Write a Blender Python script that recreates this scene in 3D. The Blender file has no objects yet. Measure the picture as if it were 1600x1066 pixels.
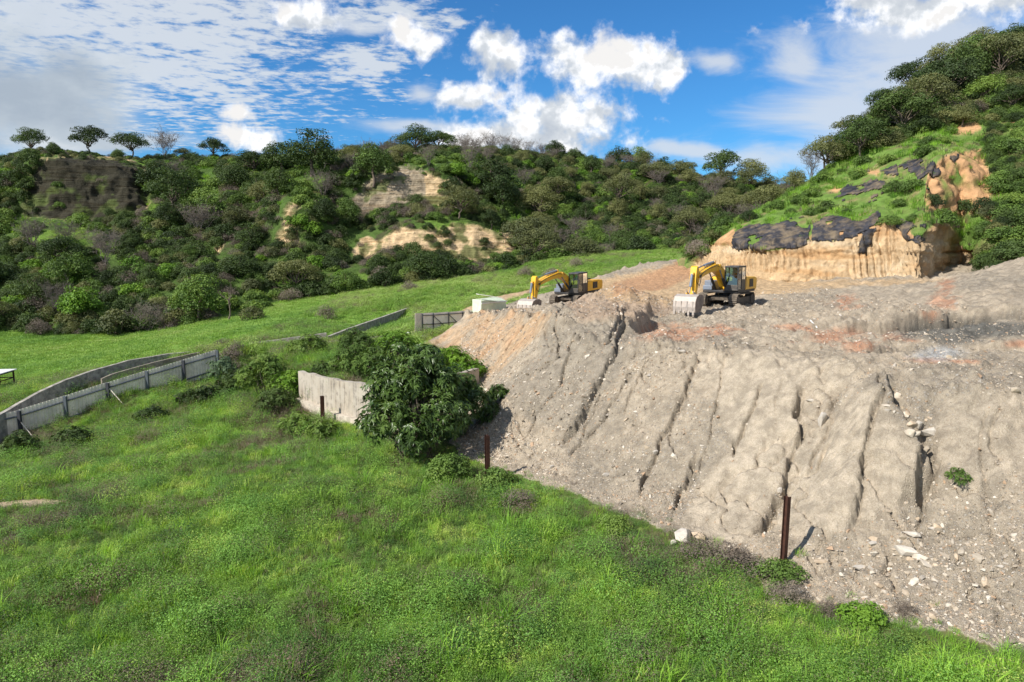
import bpy, bmesh, math, random
import numpy as np
from mathutils import Vector, Matrix
R = math.radians
random.seed(7)
rng = np.random.default_rng(11)
scene = bpy.context.scene
COL = scene.collection

# ------------------------------------------------------------------ camera
PITCH = math.atan(143/1067.0)
F = 1067.0                     # focal length in photograph pixels (24 mm)
CAMZ = 10.0
cd = bpy.data.cameras.new('camera'); cam = bpy.data.objects.new('camera', cd); COL.objects.link(cam)
cd.lens = 24.0; cd.sensor_width = 36.0; cd.clip_start = 0.2; cd.clip_end = 20000
cam.location = (0, 0, CAMZ); cam.rotation_euler = (math.pi/2 - PITCH, 0, 0)
scene.camera = cam
scene.view_settings.view_transform = 'Standard'
scene.view_settings.look = 'None'
scene.view_settings.gamma = 1.0
scene.view_settings.exposure = 0.45
scene.render.film_transparent = False
scene.cycles.max_bounces = 5
scene.cycles.diffuse_bounces = 3
scene.cycles.transparent_max_bounces = 4
scene.cycles.use_denoising = True

CP, SP = math.cos(PITCH), math.sin(PITCH)
def ray(px, py):
    v = (533-np.asarray(py, float))/F
    return (np.asarray(px, float)-800)/F, CP+v*SP, v*CP-SP
def at(px, py, Y):
    dx, dy, dz = ray(px, py); t = np.asarray(Y, float)/dy
    return np.array([dx*t, np.asarray(Y, float)+0*t, CAMZ+dz*t])
def proj(x, y, z):
    zz = z-CAMZ
    d = y*CP - zz*SP
    return 800+F*x/d, 533-F*(zz*CP+y*SP)/d

# ------------------------------------------------------------------ sun and sky
SUN_AZ, SUN_EL = 234.0, 40.0          # degrees, azimuth clockwise from +Y
ld = bpy.data.lights.new('sun', 'SUN'); sun = bpy.data.objects.new('sun', ld); COL.objects.link(sun)
ld.energy = 4.9; ld.angle = R(0.53); ld.color = (1.0, 0.955, 0.88)
sdir = Vector((math.sin(R(SUN_AZ))*math.cos(R(SUN_EL)), math.cos(R(SUN_AZ))*math.cos(R(SUN_EL)), math.sin(R(SUN_EL))))
sun.rotation_euler = sdir.to_track_quat('Z', 'Y').to_euler()
sun.location = (-40, -30, 60)

class NT:
    """tiny node-tree helper"""
    def __init__(s, tree): s.t = tree; s.n = tree.nodes; s.l = tree.links
    def new(s, typ, **kw):
        nd = s.n.new(typ)
        for k, v in kw.items():
            if k.startswith('_'): continue
            setattr(nd, k, v)
        return nd
    def put(s, sock, v):
        if v is None: return
        if isinstance(v, bpy.types.NodeSocket): s.l.new(v, sock)
        else: sock.default_value = v
    def math(s, op, a, b=None, c=None, clamp=False):
        m = s.new('ShaderNodeMath', operation=op); m.use_clamp = clamp
        s.put(m.inputs[0], a); s.put(m.inputs[1], b); s.put(m.inputs[2], c)
        return m.outputs[0]
    def vmath(s, op, a, b=None):
        m = s.new('ShaderNodeVectorMath', operation=op)
        s.put(m.inputs[0], a); s.put(m.inputs[1], b)
        return m.outputs[0]
    def mix(s, f, a, b, blend='MIX'):
        m = s.new('ShaderNodeMix', data_type='RGBA', blend_type=blend)
        s.put(m.inputs[0], f); s.put(m.inputs[6], a); s.put(m.inputs[7], b)
        return m.outputs[2]
    def noise(s, vec, scale, detail=4, rough=0.55, dist=0.0):
        m = s.new('ShaderNodeTexNoise'); s.put(m.inputs['Vector'], vec)
        m.inputs['Scale'].default_value = scale; m.inputs['Detail'].default_value = detail
        m.inputs['Roughness'].default_value = rough; m.inputs['Distortion'].default_value = dist
        return m.outputs[0]
    def ramp(s, fac, stops, interp='LINEAR'):
        m = s.new('ShaderNodeValToRGB'); s.put(m.inputs[0], fac); m.color_ramp.interpolation = interp
        e = m.color_ramp.elements
        while len(e) > 1: e.remove(e[-1])
        e[0].position = stops[0][0]; e[0].color = stops[0][1]
        for p, c in stops[1:]:
            q = e.new(p); q.color = c
        return m.outputs[0]
    def smooth(s, v, lo, hi):
        m = s.new('ShaderNodeMapRange'); m.interpolation_type = 'SMOOTHSTEP'
        s.put(m.inputs[0], v); m.inputs[1].default_value = lo; m.inputs[2].default_value = hi
        return m.outputs[0]
def g4(v): return (v, v, v, 1)

world = bpy.data.worlds.new("World"); scene.world = world; world.use_nodes = True
def build_world():
    T = NT(world.node_tree); T.n.clear()
    out = T.new('ShaderNodeOutputWorld'); bg = T.new('ShaderNodeBackground')
    sky = T.new('ShaderNodeTexSky', sky_type='NISHITA'); sky.sun_disc = False
    sky.sun_elevation = R(SUN_EL); sky.sun_rotation = R(SUN_AZ); sky.altitude = 200
    sky.air_density = 1.0; sky.dust_density = 0.2; sky.ozone_density = 2.2
    tc = T.new('ShaderNodeTexCoord'); D = tc.outputs['Generated']
    sep = T.new('ShaderNodeSeparateXYZ'); T.put(sep.inputs[0], D)
    x, y, z = sep.outputs
    ys = T.math('MAXIMUM', T.math('ABSOLUTE', y), 0.05)
    a = T.math('DIVIDE', x, ys); e = T.math('DIVIDE', z, ys)
    cmb = T.new('ShaderNodeCombineXYZ'); T.put(cmb.inputs[0], a); T.put(cmb.inputs[1], e)
    ae = cmb.outputs[0]
    zs = T.math('MAXIMUM', z, 0.03)
    pl = T.new('ShaderNodeCombineXYZ'); T.put(pl.inputs[0], T.math('DIVIDE', x, zs)); T.put(pl.inputs[1], T.math('DIVIDE', y, zs))
    pl = pl.outputs[0]
    def blob(cx, cy, rx, ry, rot=0, vec=None):
        dx, dy, dz = ray(cx, cy); dx, dy, dz = float(dx), float(dy), float(dz)
        mp = T.new('ShaderNodeMapping', vector_type='TEXTURE')
        T.put(mp.inputs[0], vec)
        mp.inputs['Location'].default_value = (dx/dy, dz/dy, 0)
        mp.inputs['Rotation'].default_value = (0, 0, R(rot))
        mp.inputs['Scale'].default_value = (rx/F, ry/F, 1)
        ln = T.new('ShaderNodeVectorMath', operation='LENGTH'); T.put(ln.inputs[0], mp.outputs[0])
        return T.math('SUBTRACT', 1.0, ln.outputs['Value'])
    def union(bl, vec):
        r = None
        for b in bl:
            v = blob(*b, vec=vec); r = v if r is None else T.math('SMOOTH_MAX', r, v, 0.18)
        return r
    front = T.smooth(y, 0.0, 0.1)
    # warped coordinates give the cumulus its cauliflower outline
    wn = T.new('ShaderNodeTexNoise'); T.put(wn.inputs['Vector'], ae); wn.inputs['Scale'].default_value = 14; wn.inputs['Detail'].default_value = 3
    wv = T.vmath('SCALE', T.vmath('SUBTRACT', wn.outputs['Color'], (0.5, 0.5, 0.5)))
    wv.node.inputs['Scale'].default_value = 0.035
    aw = T.vmath('ADD', ae, wv)
    cum = [(655,62,62,30,-8),(625,40,28,20),(770,82,50,44),(800,100,36,30),(955,98,128,50),(1045,108,42,36),(890,80,60,36),(735,148,56,26),
           (855,185,120,58),(940,172,58,40),(820,215,190,34),(480,24,70,24),(450,30,32,16),(370,172,34,17,10),(388,214,62,26),(360,208,26,20),
           (1375,0,90,26),(1500,4,230,40,6)]
    U = union(cum, aw)
    f1 = T.noise(ae, 17, 7, 0.56); f2 = T.noise(aw, 42, 5, 0.6)
    dens = T.math('ADD', U, T.math('MULTIPLY', T.math('SUBTRACT', f1, 0.5), 2.1))
    dens = T.math('ADD', dens, T.math('MULTIPLY', T.math('SUBTRACT', f2, 0.5), 1.0))
    cumm = T.math('MULTIPLY', T.smooth(dens, -0.04, 0.66), front)
    # cumulus shading: dense lower cores are greyer
    off = T.vmath('ADD', ae, (0.012, -0.028, 0))
    f1b = T.noise(off, 17, 7, 0.56)
    f3 = T.noise(aw, 7.5, 5, 0.55); f3b = T.noise(T.vmath('ADD', aw, (0.02, -0.05, 0)), 7.5, 5, 0.55)
    lit = T.math('ADD', T.math('ADD', T.math('MULTIPLY', T.math('SUBTRACT', f1, f1b), 2.0), T.math('MULTIPLY', T.math('SUBTRACT', f3, f3b), 1.8)), 0.62)
    Ub = union([(955,118,120,38),(855,215,130,50),(770,110,45,26),(735,160,52,16),(655,78,55,14),(480,38,60,12),(1500,-10,260,46)], aw)
    lit = T.math('SUBTRACT', lit, T.math('MULTIPLY', T.smooth(Ub, 0.0, 1.1), 0.34))
    ccol = T.ramp(T.math('ADD', lit, 0.12), [(0.0, (2.58,2.92,3.44,1)), (0.5, (3.82,4.08,4.39,1)), (0.8, (6.36,6.41,6.54,1)), (1.0, (5.22,5.15,5.09,1))])
    # altocumulus dapples upper left, in plane coordinates so that they shrink towards the horizon
    dap = T.noise(pl, 9.5, 5, 0.62); dap2 = T.noise(pl, 2.1, 4, 0.55)
    Ua = union([(250,60,330,150,0),(60,40,260,160),(330,130,170,70),(560,100,80,50),(600,20,110,30)], aw)
    ad = T.math('ADD', T.math('MULTIPLY', T.math('SUBTRACT', dap, 0.5), 2.3), T.math('MULTIPLY', T.math('SUBTRACT', dap2, 0.5), 1.6))
    ad = T.math('ADD', ad, T.math('MULTIPLY', Ua, 0.72))
    alto = T.math('MULTIPLY', T.smooth(ad, -0.02, 0.62), 0.85)
    # broad stratus in the lower left
    Us = union([(20,150,330,150,-14),(-120,60,300,200),(150,222,270,26,0)], aw)
    st = T.math('ADD', Us, T.math('MULTIPLY', T.math('SUBTRACT', T.noise(ae, 5.5, 6, 0.55), 0.5), 1.5))
    strat = T.smooth(st, 0.14, 0.75)
    gr = T.noise(T.vmath('MULTIPLY', ae, (1, 1.9, 1)), 5.0, 6, 0.6)
    Ug = union([(70,160,250,80,-25),(120,110,120,50,-30)], aw)
    gr = T.math('SUBTRACT', gr, T.math('MULTIPLY', T.smooth(Ug, 0.0, 0.8), 0.26))
    scol = T.ramp(gr, [(0.20, (2.32,2.75,3.27,1)), (0.42, (3.01,3.44,3.87,1)), (0.55, (3.95,4.27,4.58,1))])
    # cirrus veils on the right
    ci_v = T.new('ShaderNodeMapping'); T.put(ci_v.inputs[0], ae); ci_v.inputs['Rotation'].default_value = (0,0,R(-22)); ci_v.inputs['Scale'].default_value = (1.0, 3.2, 1)
    cin = T.noise(ci_v.outputs[0], 5.5, 8, 0.62, 0.6)
    Uc = union([(1370,150,230,170,20),(1480,70,260,110,10),(1300,240,260,44,0),(1080,235,130,16,0),(660,195,130,16,-4),(1250,95,60,60),(1118,97,60,24),(660,140,40,20),(560,40,70,16)], aw)
    cir = T.math('ADD', T.math('MULTIPLY', Uc, 1.25), T.math('MULTIPLY', T.math('SUBTRACT', cin, 0.5), 2.4))
    cirr = T.math('MULTIPLY', T.smooth(cir, -0.05, 1.05), 0.8)
    # unseen broken cloud behind the camera, made dense and bright to fill the shadows
    back = T.math('MULTIPLY', T.smooth(T.noise(pl, 0.9, 6, 0.6), 0.38, 0.58), T.math('SUBTRACT', 1.0, front))
    skyc = T.mix(1.0, sky.outputs[0], (0.205, 0.51, 0.77, 1), 'MULTIPLY')
    c = T.mix(T.math('MULTIPLY', cirr, front), skyc, (4.08,4.33,4.64,1))
    c = T.mix(T.math('MULTIPLY', alto, front), c, (4.20,4.45,4.71,1))
    c = T.mix(T.math('MULTIPLY', strat, front), c, scol)
    c = T.mix(cumm, c, ccol)
    c = T.mix(T.math('MULTIPLY', back, 0.9), c, (3.82,3.95,4.14,1))
    T.put(bg.inputs[0], c); bg.inputs[1].default_value = 0.13
    T.l.new(bg.outputs[0], out.inputs[0])
build_world()

# ------------------------------------------------------------------ numeric helpers
def _h(ix, iy, iz, seed):
    n = (ix*374761393 + iy*668265263 + iz*2147483647 + seed*1274126177) & 0xffffffff
    n = ((n ^ (n >> 13))*1274126177) & 0xffffffff
    n = ((n ^ (n >> 16))*2246822519) & 0xffffffff
    return ((n ^ (n >> 15)) & 0xffff)/65535.0
def vn(x, y, z=0.0, seed=0):
    x = np.asarray(x, float); y = np.asarray(y, float)+0*x; z = np.asarray(z, float)+0*x
    fx, fy, fz = np.floor(x), np.floor(y), np.floor(z)
    ix, iy, iz = fx.astype(np.int64), fy.astype(np.int64), fz.astype(np.int64)
    u, v, w = x-fx, y-fy, z-fz
    u = u*u*(3-2*u); v = v*v*(3-2*v); w = w*w*(3-2*w)
    r = 0
    for a in (0, 1):
        for b in (0, 1):
            for c in (0, 1):
                r = r + _h(ix+a, iy+b, iz+c, seed)*(u if a else 1-u)*(v if b else 1-v)*(w if c else 1-w)
    return r*2-1
def fbm(x, y, z=0.0, seed=0, o=4, g=0.5):
    r = 0; A = 1; s = 0
    for i in range(o):
        k = 2.03**i
        r = r + A*vn(np.asarray(x)*k+i*7.1, np.asarray(y)*k-i*3.7, np.asarray(z)*k+i*1.3, seed+i); s += A; A *= g
    return r/s
def sstep(v, a, b):
    t = np.clip((v-a)/(b-a), 0, 1); return t*t*(3-2*t)
def inpoly(x, y, poly):
    x = np.asarray(x); y = np.asarray(y); c = np.zeros(x.shape, bool); n = len(poly)
    for i in range(n):
        x1, y1 = poly[i]; x2, y2 = poly[(i+1) % n]
        if y1 == y2: continue
        k = ((y1 > y) != (y2 > y)) & (x < (x2-x1)*(y-y1)/(y2-y1)+x1)
        c ^= k
    return c
def segd(x, y, p, q):
    dx, dy = q[0]-p[0], q[1]-p[1]; L2 = dx*dx+dy*dy+1e-9
    t = np.clip(((x-p[0])*dx+(y-p[1])*dy)/L2, 0, 1)
    ex, ey = x-p[0]-t*dx, y-p[1]-t*dy
    side = np.sign(dx*(y-p[1])-dy*(x-p[0]))
    return np.sqrt(ex*ex+ey*ey), t, side
def tps(pts):
    pts = np.array(pts, float); n = len(pts)
    d = np.sqrt(((pts[:, None, :2]-pts[None, :, :2])**2).sum(-1))
    K = d*d*np.log(d+1e-9)+np.eye(n)*2.0
    P = np.c_[np.ones(n), pts[:, :2]]
    A = np.block([[K, P], [P.T, np.zeros((3, 3))]])
    w = np.linalg.solve(A, np.r_[pts[:, 2], 0, 0, 0])
    def f(x, y):
        x = np.asarray(x, float); y = np.asarray(y, float)
        r = w[n]+w[n+1]*x+w[n+2]*y
        for i in range(n):
            q = (x-pts[i, 0])**2+(y-pts[i, 1])**2
            r = r+w[i]*0.5*q*np.log(q+1e-12)
        return r
    return f

# ------------------------------------------------------------------ object helpers
def mesh_np(name, V, Fq, mats=(), smooth=False, mi=None, attrs=None):
    """Fq: (N,3) or (N,4) int array, or list of such arrays"""
    me = bpy.data.meshes.new(name)
    if not isinstance(Fq, (list, tuple)): Fq = [Fq]
    Fq = [f for f in Fq if len(f)]
    V = np.asarray(V, np.float32)
    me.vertices.add(len(V)); me.vertices.foreach_set('co', V.ravel())
    tot = np.concatenate([np.full(len(f), f.shape[1], np.int32) for f in Fq])
    loops = np.concatenate([f.ravel() for f in Fq]).astype(np.int32)
    me.loops.add(len(loops)); me.loops.foreach_set('vertex_index', loops)
    me.polygons.add(len(tot))
    me.polygons.foreach_set('loop_start', np.r_[0, np.cumsum(tot)[:-1]].astype(np.int32))
    me.polygons.foreach_set('loop_total', tot)
    if mi is not None: me.polygons.foreach_set('material_index', np.asarray(mi, np.int32))
    me.polygons.foreach_set('use_smooth', np.full(len(tot), bool(smooth)))
    for m in mats: me.materials.append(m)
    if attrs:
        for k, (typ, arr) in attrs.items():
            at_ = me.attributes.new(k, typ, 'POINT')
            if typ == 'FLOAT_COLOR':
                a4 = np.ones((len(V), 4), np.float32); a4[:, :3] = arr; at_.data.foreach_set('color', a4.ravel())
            else: at_.data.foreach_set('value', np.asarray(arr, np.float32).ravel())
    me.update(calc_edges=True); me.validate()
    return me
def link(name, me, parent=None, mat=None):
    o = bpy.data.objects.new(name, me); COL.objects.link(o)
    if parent is not None: o.parent = parent
    if mat is not None and me is not None and not me.materials: me.materials.append(mat)
    return o
def tag(o, label=None, cat=None, group=None, kind=None):
    if label: o['label'] = label
    if cat: o['category'] = cat
    if group: o['group'] = group
    if kind: o['kind'] = kind
    return o
def empty(name, loc, rz=0.0, label=None, cat=None, group=None):
    o = bpy.data.objects.new(name, None); COL.objects.link(o); o.location = loc; o.rotation_euler = (0, 0, rz)
    o.empty_display_size = 0.3
    return tag(o, label, cat, group)
def dup(root, loc, rot=(0,0,0), sc=(1,1,1), label=None, cat=None, group=None):
    r = root.copy(); COL.objects.link(r); r.location = loc; r.rotation_euler = rot; r.scale = sc
    tag(r, label, cat, group)
    for ch in list(root.children):
        c = ch.copy(); COL.objects.link(c); c.parent = r
        for g in list(ch.children):
            d = g.copy(); COL.objects.link(d); d.parent = c
    return r
def grid_faces(nr, nc):
    i = np.arange(nr*nc).reshape(nr, nc)
    return np.stack([i[:-1, :-1].ravel(), i[:-1, 1:].ravel(), i[1:, 1:].ravel(), i[1:, :-1].ravel()], 1)
class MB:
    """collects simple solids in one mesh"""
    def __init__(s): s.v = []; s.f = []; s.n = 0
    def add(s, V, Fs):
        s.v += [tuple(map(float, p)) for p in V]; s.f += [tuple(i+s.n for i in f) for f in Fs]; s.n += len(V); return s
    def box(s, x0, x1, y0, y1, z0, z1):
        V = [(x0,y0,z0),(x1,y0,z0),(x1,y1,z0),(x0,y1,z0),(x0,y0,z1),(x1,y0,z1),(x1,y1,z1),(x0,y1,z1)]
        return s.add(V, [(0,3,2,1),(4,5,6,7),(0,1,5,4),(1,2,6,5),(2,3,7,6),(3,0,4,7)])
    def bar(s, p, q, w, h=None, up=(0,0,1)):
        h = h or w; p, q = Vector(p), Vector(q); d = (q-p).normalized(); u = Vector(up)
        if abs(d.dot(u)) > 0.98: u = Vector((1, 0, 0))
        a = d.cross(u).normalized(); b = a.cross(d).normalized()
        V = [e+a*sx*w/2+b*sy*h/2 for e in (p, q) for sx, sy in ((-1,-1),(1,-1),(1,1),(-1,1))]
        return s.add(V, [(0,1,2,3),(7,6,5,4),(0,4,5,1),(1,5,6,2),(2,6,7,3),(3,7,4,0)])
    def tube(s, pts, rad, n=8, cap=True):
        pts = [Vector(p) for p in pts]
        if not hasattr(rad, '__len__'): rad = [rad]*len(pts)
        V = []; Fs = []; prev = None
        for i, p in enumerate(pts):
            d = (pts[min(i+1, len(pts)-1)]-pts[max(i-1, 0)]).normalized()
            if prev is None: a = d.cross(Vector((0.3, 0.2, 1))); a = a if a.length > 1e-3 else d.cross(Vector((1,0,0)))
            else: a = prev-d*prev.dot(d)
            a.normalize(); prev = a; b = d.cross(a)
            for k in range(n):
                t = 2*math.pi*k/n; V.append(p+(a*math.cos(t)+b*math.sin(t))*rad[i])
        for i in range(len(pts)-1):
            for k in range(n):
                Fs.append((i*n+k, i*n+(k+1) % n, (i+1)*n+(k+1) % n, (i+1)*n+k))
        if cap: Fs.append(tuple(range(n-1, -1, -1))); Fs.append(tuple((len(pts)-1)*n+k for k in range(n)))
        return s.add(V, Fs)
    def prism(s, prof, y0, y1):
        """profile in x-z, extruded along y"""
        n = len(prof)
        V = [(a, y0, b) for a, b in prof]+[(a, y1, b) for a, b in prof]
        Fs = [tuple(range(n)), tuple(range(2*n-1, n-1, -1))]+[(i, i+n, (i+1) % n+n, (i+1) % n) for i in range(n)]
        return s.add(V, Fs)
    def build(s, name, mat, parent=None, bevel=0.0, smooth=False):
        me = bpy.data.meshes.new(name); me.from_pydata(s.v, [], s.f); me.materials.append(mat)
        bm = bmesh.new(); bm.from_mesh(me); bmesh.ops.recalc_face_normals(bm, faces=bm.faces)
        if bevel: bmesh.ops.bevel(bm, geom=[e for e in bm.edges if len(e.link_faces) == 2 and e.calc_face_angle(0) > 0.6], offset=bevel, segments=2, profile=0.6, affect='EDGES', clamp_overlap=True)
        bm.to_mesh(me); bm.free()
        if smooth:
            me.polygons.foreach_set('use_smooth', [True]*len(me.polygons))
        return link(name, me, parent)

# ------------------------------------------------------------------ materials
def mat(name, base, rough=0.8, metal=0.0, spec=0.3, var=0.12, scale=6.0, dirt=None, dirt_amt=0.5, dirt_scale=3.0, bump=0.0, bscale=40, coat=0):
    m = bpy.data.materials.new(name); m.use_nodes = True; T = NT(m.node_tree)
    b = T.n['Principled BSDF']; tc = T.new('ShaderNodeTexCoord').outputs['Object']
    n = T.noise(tc, scale, 5, 0.6)
    c = T.mix(T.smooth(n, 0.3, 0.7), tuple(v*(1-var) for v in base)+(1,), tuple(min(1, v*(1+var)) for v in base)+(1,))
    if dirt:
        d = T.noise(tc, dirt_scale, 6, 0.65, 0.3)
        c = T.mix(T.math('MULTIPLY', T.smooth(d, 0.42, 0.68), dirt_amt), c, dirt+(1,))
    T.put(b.inputs['Base Color'], c); b.inputs['Roughness'].default_value = rough; b.inputs['Metallic'].default_value = metal
    b.inputs['Specular IOR Level'].default_value = spec
    if coat: b.inputs['Coat Weight'].default_value = coat
    if bump:
        bp = T.new('ShaderNodeBump'); bp.inputs['Strength'].default_value = bump; bp.inputs['Distance'].default_value = 0.02
        T.put(bp.inputs['Height'], T.noise(tc, bscale, 5, 0.6)); T.put(b.inputs['Normal'], bp.outputs[0])
    return m
def foliage(name, cols, scale=0.25, rvar=0.35, trans=0.25, fine=3.0, rough=0.55, spec=0.25, fine_amt=0.6):
    """cols: list of leaf colours; clumps from world noise, each plant shifted by its own random"""
    m = bpy.data.materials.new(name); m.use_nodes = True; T = NT(m.node_tree); T.n.clear()
    out = T.new('ShaderNodeOutputMaterial'); geo = T.new('ShaderNodeNewGeometry'); oi = T.new('ShaderNodeObjectInfo')
    n = T.noise(geo.outputs['Position'], scale, 4, 0.6); n2 = T.noise(geo.outputs['Position'], fine, 2, 0.5)
    f = T.math('ADD', T.math('MULTIPLY', T.math('SUBTRACT', n, 0.5), 2.0), T.math('MULTIPLY', T.math('SUBTRACT', n2, 0.5), fine_amt))
    f = T.math('ADD', f, T.math('MULTIPLY', T.math('SUBTRACT', oi.outputs['Random'], 0.5), rvar*2))
    f = T.math('ADD', f, 0.5)
    k = len(cols); c = T.ramp(f, [(0.12+0.76*i/max(1, k-1), tuple(q)+(1,)) for i, q in enumerate(cols)])
    d = T.new('ShaderNodeBsdfPrincipled'); T.put(d.inputs['Base Color'], c); d.inputs['Roughness'].default_value = rough
    d.inputs['Specular IOR Level'].default_value = spec
    t = T.new('ShaderNodeBsdfTranslucent'); T.put(t.inputs[0], T.mix(1.0, c, (1.25, 1.15, 0.6, 1), 'MULTIPLY'))
    mx = T.new('ShaderNodeMixShader'); mx.inputs[0].default_value = trans
    T.l.new(d.outputs[0], mx.inputs[1]); T.l.new(t.outputs[0], mx.inputs[2]); T.l.new(mx.outputs[0], out.inputs[0])
    return m
# ------------------------------------------------------------------ the lie of the land
# lower ground, fields and grass bank
LP = [(-60,0,-1),(-20,0,-.3),(0,0,0),(20,0,0),(60,0,0),(60,25,0),(30,20,0),(-40,20,-1.2),(-15,15,-.2),(0,20,0),(-8,30,.1),(-20,30,-.5),(-35,35,-2.0),
      (-32.7,44,-2.4),(-23.8,54,-.3),(-60,40,-3),(-13,41,-.45),(-18,45,-.1),(-9.5,36,-.45),(-5,33,-.15),(-24,57,1.35),(-22,58,1.5),(-17.5,58.8,1.85),(-15.5,76,1.1),(-14,81,1.4),(-18,68,1.2),(-31,50.8,-.1),(-35,47,-1.4),(-28,53,.3),(-9,63,2.1),(-16,60,1.7),(-5,70,2.8),(-12,72,1.9),(-4,77,3.6),(0,90,4.0),
      (4,99,4.6),(-33,62,-.8),(-46,62,-2.4),(-75,63,-2.6),(-50,80,-2.2),(-90,100,-1.3),(-74,99,-1.2),(-46,98,-.4),(-38,103,1.3),(-25,105,2.6),(-16,109,3.9),
      (-9,112,5.3),(0,116,6.5),(8.5,118,8),(27,122,9.4),(27,135,9.7),(-23,76,1.2),(-28,76,1.2),(-34,72,.2),(-42,72,-1.0),(-30,90,1.2),(-18,90,2.6),(-9,95,4.0),(8,95,5.4),
      (12.7,90,5.9),(20,92,7.6),(19,108,7.6),(10,106,6.6),(40,60,6),(50,80,6),(-2,40,1.5),(0,55,3)]
Lf0 = tps(LP)
def Lf(x, y):
    z = Lf0(x, y)
    w = np.maximum(sstep(y, 128, 165), sstep(np.abs(x+10), 90, 150)); w = np.maximum(w, sstep(-y, 5, 60))
    return z*(1-w)-4.0*w
# top of the spoil heap / working platform
PP = [(1.3,45,5.5),(-3.5,54,5.0),(-5,56,4.6),(9.6,31,5.55),(5,38,5.55),(12.8,24,5.4),(17.2,23,5.4),(25,22,5.5),(30,22,5.5),(16.8,52,5.7),(11.4,44,5.45),(6.9,64,5.1),(1.7,57,4.85),(-1,61,4.4),
      (-3,67,3.6),(3,72,4.6),(10,76,5.3),(14,84,6.0),(20,86,7.5),(21,78,6.3),(26.6,71,6.4),(33,67,6.9),(37,62,7.2),(42,66,7.5),(41.6,60,7.6),(45,59,8.9),(37.5,50,7.7),
      (31.5,42,6.9),(27.4,45,6.2),(22.5,48,5.95),(22.5,40,5.9),(22.3,34,5.6),(30,34,6.0),(0,80,4.2),(50,50,9),(60,70,9),(40,35,6.5),(9,88,5.8),(50,40,7.5)]
Pf = tps(PP)
# toe of the spoil heap (world x, y) and the run of the slope above each stretch of it
TOE = [(60,4,9),(30,8,9),(20,11.5,9),(14.5,14,9),(12.0,15.9,8.5),(9.6,17.6,8),(7.6,18.9,8),(6.6,21.6,8),(4.2,24.0,8.6),(1.75,26.6,9.2),(-0.6,29.2,9.4),(-2.6,31.5,8.5),
       (-3.2,34.5,6.5),(-2.6,38,5.0),(-2.3,42,4.2),(-3.4,46,4.4),(-5.2,51,4.6),(-7.9,57.5,4.4),(-6.6,61,3.2),(-3.8,66,3.0),(-1.6,73,3),(2,81,3),(6,89,3),(13,96,3),(21,100,3),(45,110,3),(80,110,3),(80,4,9)]
TOEXY = [(a, b) for a, b, _ in TOE]
def heap(x, y, L, P):
    d = np.full(np.shape(x), 1e9); W = np.zeros(np.shape(x)); S = np.zeros(np.shape(x))
    for i in range(len(TOE)-2):
        p, q = TOE[i], TOE[i+1]
        dd, t, _ = segd(x, y, p, q); d = np.minimum(d, dd)
        k = 1/(dd*dd+0.3)**2; W += k*(p[2]+(q[2]-p[2])*t); S += k
    w = W/S; ins = inpoly(x, y, TOEXY)
    t = np.clip(d/w, 0, 1.3)
    s = np.interp(t, [0, .12, .28, .5, .8, .93, 1.05, 1.3], [0, .025, .13, .40, .79, .93, .995, 1.0])
    return np.where(ins, L+(np.maximum(P, L)-L)*s, L), ins, d*np.where(ins, 1, -1), t
# earth platform kept by the old concrete wall
WALL = [(-13.9,44.2),(-10.3,40.4),(-6.2,36.6),(-3.6,39.6),(-2.2,42.0)]
PLAT = WALL+[(-1,48),(-6,58),(-8,63),(-22,59),(-21,52),(-17,46.5)]
def plat(x, y, z):
    d = np.full(np.shape(x), 1e9); dw = np.full(np.shape(x), 1e9)
    for i in range(len(PLAT)):
        dd, _, _ = segd(x, y, PLAT[i], PLAT[(i+1) % len(PLAT)])
        if i < len(WALL)-1: dw = np.minimum(dw, dd)
        else: d = np.minimum(d, dd)
    ins = inpoly(x, y, PLAT)
    top = 1.95+.85*sstep(x, -9, -3)+0.12*fbm(x*.4, y*.4, seed=5)
    f = sstep(d, 0, 3.4)*sstep(dw, 0.16, 0.34)
    return np.where(ins, np.maximum(z, z+(top-z)*f), z)
def H0(x, y):
    x = np.asarray(x, float); y = np.asarray(y, float)
    L = Lf(x, y); L = plat(x, y, L)
    z, ins, d, t = heap(x, y, L, Pf(x, y))
    return z
def hit(px, py, lo=12.0, hi=130.0):
    dx, dy, dz = ray(px, py)
    t = np.arange(lo, hi, 0.1); x, y, z = dx*t, dy*t, CAMZ+dz*t
    k = np.nonzero(z <= H0(x, y))[0]
    if not len(k): return float(x[-1]), float(y[-1])
    return float(x[k[0]]), float(y[k[0]])
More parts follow.
